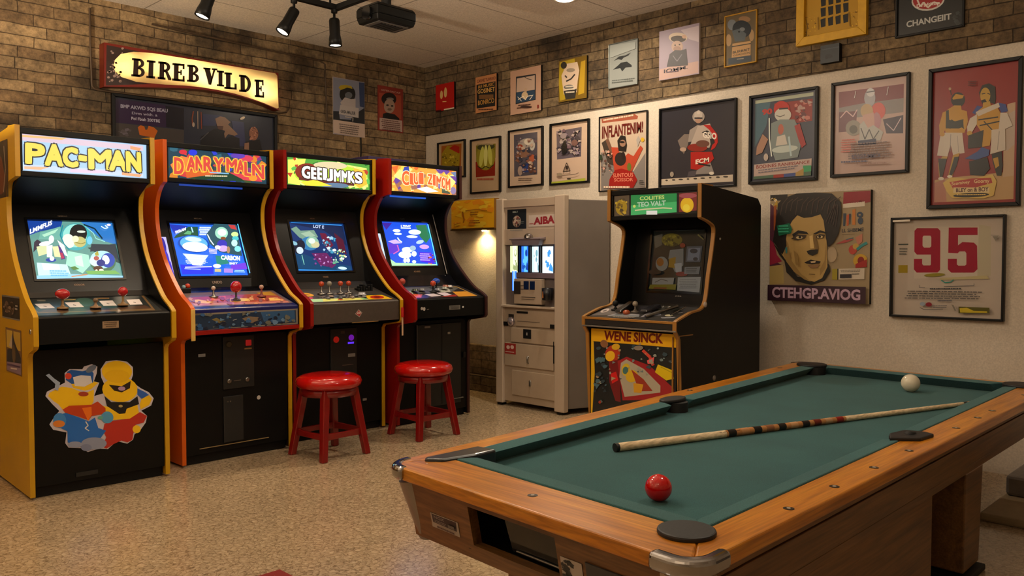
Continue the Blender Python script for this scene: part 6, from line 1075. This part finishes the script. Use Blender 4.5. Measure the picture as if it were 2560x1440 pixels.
# aprons
def sbox(mb,side,a0,a1,z0,z1,d0,d1):
    zz=lambda z:SL*(z0r-z)/(z0r-ZB)
    def P(a,d,z):
        d+=zz(z)
        return T(d,a,z) if side=='near' else T(TL-d,a,z) if side=='far' else T(a,d,z) if side=='right' else T(a,TW-d,z)
    c=[(a0,d0),(a1,d0),(a1,d1),(a0,d1)]
    return mb.hexa([P(a,d,z0) for a,d in c],[P(a,d,z1) for a,d in c])
G=.02
mb=MB();o0,o1=G,G+.03;E_=.07
sbox(mb,'near',.75,TW-E_,ZB,z0r,o0,o1);sbox(mb,'near',E_,.42,ZB,z0r,o0,o1);sbox(mb,'near',.42,.75,.527,z0r,o0,o1);sbox(mb,'near',.42,.75,ZB,.424,o0,o1);ap=fixn(mb.build('apron',darkT,troot))
mb=MB();sbox(mb,'right',E_,TL-E_,ZB,.417,G,G+.03);sbox(mb,'right',E_,TL-E_,.420,.515,G-.003,G+.027);sbox(mb,'right',E_,TL-E_,.518,z0r,G,G+.027);fixn(mb.build('apron',darkS,troot,bevel=.002))
mb=MB();sbox(mb,'left',E_,TL-E_,ZB,z0r,G,G+.03);fixn(mb.build('apron',darkS,troot))
mb=MB();sbox(mb,'far',E_,TW-E_,ZB,z0r,G,G+.03);fixn(mb.build('apron',darkT,troot))
mb=MB();tbox(mb,.10,TL-.10,.10,TW-.10,ZB+.002,ZB+.015);mb.build('bottom_board',BLACKM,troot)
# ball return opening in the near apron
mb=MB();tbox(mb,.20,.21,.40,.77,.41,.535);tbox(mb,o1+.03,.2,.40,.77,.410,.420);tbox(mb,o1,.2,.40,.77,.530,.536);tbox(mb,o1,.2,.395,.405,.41,.535);tbox(mb,o1,.2,.765,.775,.41,.535);mb.build('ball_return_box',mat('#0d0e10',.4),troot)
mb=MB();mb.hexa([T(.092,.424,.424),T(.098,.424,.424),T(.098,.64,.424),T(.092,.64,.424)],[T(.092,.424,.529),T(.098,.424,.529),T(.098,.69,.529),T(.092,.69,.529)]);mb.build('ball_window',mat('#1a1a18',.08,coat=.5),troot)
MB().tube([T(.088,.43,.430),T(.088,.62,.430)],.0035,8).build('window_rail',STEEL,troot)
def tdecal(name,art,t1,t0,z0,z1,par,rough=.35):
    zz=lambda z:o0+SL*(z0r-z)/(z0r-ZB)
    O=Vector(T(zz(z0),t1,z0));U=Vector(T(zz(z0),t0,z0))-O;wd=U.length;U.normalize();V=Vector(T(zz(z1),t1,z1))-O;hh_=V.length;V.normalize()
    return art_obj(art,name,O+U.cross(V)*.0003,U,V,wd,hh_,par,rough,0,0,1.3,thick=.0012,back=STEEL,eps=.00008)
A=Art(UQ).bg('#8d867c').poly('#1c1d1e',[(4,6),(94,4),(92,68),(6,64)]).text('#6a6c6a','NGX',(12,14,34),(50,12,34)).scribble('#7a7c7a',12,42,60,58,2,3).rect('#5a5c5a',64,38,86,58).scribble('#3a2a2a',20,74,92,94,1,3,.02,.6)
tdecal('name_plate',A,.932,.805,.432,.472,ap)
A=Art(UQ).bg('#9a9088').specks(['#1d1e1e'],5,8,62,92,22,13,3).poly('#1d1e1e',[(5,70),(55,75),(55,95),(8,92)])
tdecal('instruction_sticker',A,.408,.338,.432,.488,ap)
mb=MB();sbox(mb,'near',.14,.325,.405,.497,o0-.004,o0);cs=mb.build('coin_slot_plate',mat('#121316',.25,coat=.3),ap,bevel=.004)
for k in range(4):
    mb=MB();t=.29-.04*k;sbox(mb,'near',t-.01,t+.01,.445,.455,o0-.03,o0-.004);mb.build('coin_slide',CHROME,cs,bevel=.002)
# legs with feet
for s0 in (.88,1.84):
    for t0,t1 in ((G+.034,.20),(TW-.20,TW-G-.034)):
        if s0<1:
            mb=MB();tbox(mb,.45,1.50,t0+.004,t1-.004,.10,ZB+.004);tbox(mb,.50,1.40,t0+.03,t1-.03,.03,.10);lg=mb.build('leg',darkS,troot,bevel=.005)
            mb=MB();tbox(mb,.52,1.38,t0+.02,t1-.02,0,.03);mb.build('foot',BLACKM,lg,bevel=.005);continue
        mb=MB();mb.hexa([T(s0+.012,t0+.006,.03),T(s0+.20,t0+.006,.03),T(s0+.20,t1-.006,.03),T(s0+.012,t1-.006,.03)],[T(s0,t0,ZB+.004),T(s0+.21,t0,ZB+.004),T(s0+.21,t1,ZB+.004),T(s0,t1,ZB+.004)])
        lg=mb.build('leg',darkS,troot,bevel=.005)
        mb=MB();tbox(mb,s0-.02,s0+.21,t0-.015,t1+.015,0,.022);tbox(mb,s0+.03,s0+.18,t0+.03,t1-.03,.02,.032);mb.build('foot',BLACKM,lg,bevel=.005)
# ------------------------------------------------------------------ balls and cue
p=onaxis(1646,1253,2,BED)
o=MB().ball((0,0,0),.0335,n=40).build('billiard_ball',mat('#c8060c',.05,coat=.6),loc=(p.x,p.y,BED+.0335));tag(o,'glossy red billiard ball on the near end of the green cloth','ball')
p=onaxis(2276,980,2,BED)
o=MB().ball((0,0,0),.040,n=40).build('billiard_ball',mat('#d8cfb8',.15,coat=.4),loc=(p.x,p.y,BED+.040));tag(o,'white billiard ball near the far end of the green cloth','ball')
a=onaxis(1537,1130,2,BED);b=onaxis(2428,1013,2,BED)
cue=thing('billiard_cue','wooden billiard cue with a dark patterned grip lying across the green cloth','cue',(a.x,a.y,BED))
dv=Vector((b.x-a.x,b.y-a.y,0));LN=dv.length;ux=dv/LN
def rad(l): return .0135+(.0085-.0135)*l/LN
def seg(name,l0,l1,m,par=cue,n=6,dr=0):
    prof=[(rad(l0+(l1-l0)*i/n)+dr,l0+(l1-l0)*i/n) for i in range(n+1)]
    tilt=Vector((ux.x,ux.y,-(.0135-.0085)/LN)).normalized()
    return MB().lathe(prof,(0,0,.0136+max(0,dr)),20,axis=tilt).build(name,m,par)
pale=wood_mat('maple_cue',0,(.72,.56,.34),(.80,.65,.42),(.86,.72,.50),.3,.4)
def frac(x,y): q=onaxis(x,y,2,BED);return (Vector((q.x-a.x,q.y-a.y,0))).dot(ux)
g0,g1=frac(1812,1094),frac(2103,1053)
seg('butt_cap',0,.012,mat('#121212',.5));seg('butt',.012,g0,pale)
grip=seg('grip',g0,g1,mat('#b07a48',.4))
cols=('#15110f','#b8865a','#15110f','#8a5a3a','#15110f','#c09468','#1a1414','#6a2418','#b8926c','#8a1c14')
for i,cn in enumerate(cols):
    l0=g0+(g1-g0)*(i/10+.015);l1=g0+(g1-g0)*(i/10+.075)
    seg('grip_band',l0,l1,mat(cn,.4),grip,2,.0004)
for i in range(5):
    l0=g0-.10+i*.02;q=Vector((ux.x,ux.y,0))*l0;pr_=Vector((-ux.y,ux.x,0))*-.011
    MB().tube([q+pr_+Vector((0,0,.014)),q+ux*.08+pr_*.7+Vector((0,0,.021))],.0012,6).build('inlay_line',mat('#2a1a10',.4),grip)
seg('shaft',g1,LN-.055,pale);seg('ferrule',LN-.055,LN-.03,mat('#1a1a1a',.4),dr=.0002);seg('tip',LN-.03,LN,mat('#b07a4a',.5))
# ------------------------------------------------------------------ mat corner at the bottom edge of the picture
m_=thing('floor_mat','corner of a red bordered mat on the floor at the bottom edge of the picture','mat',(1.554,2.70,0))
MB().box(-.8,0,-.6,0,0,.006).build('border',mat('#7a120c',.8,bump=.3,bscale=200),m_,bevel=.002)
MB().box(-.75,-.048,-.55,-.048,.0058,.0075).build('centre',mat('#a8705c',.85,bump=.3,bscale=200),m_)
# ------------------------------------------------------------------ world and view
wd=bpy.data.worlds.new('world');scene.world=wd;wd.use_nodes=True
wd.node_tree.nodes['Background'].inputs[0].default_value=(.02,.016,.012,1)
vs=scene.view_settings;vs.view_transform='Standard';vs.look='None';vs.gamma=1;vs.exposure=0.33;vs.use_curve_mapping=False
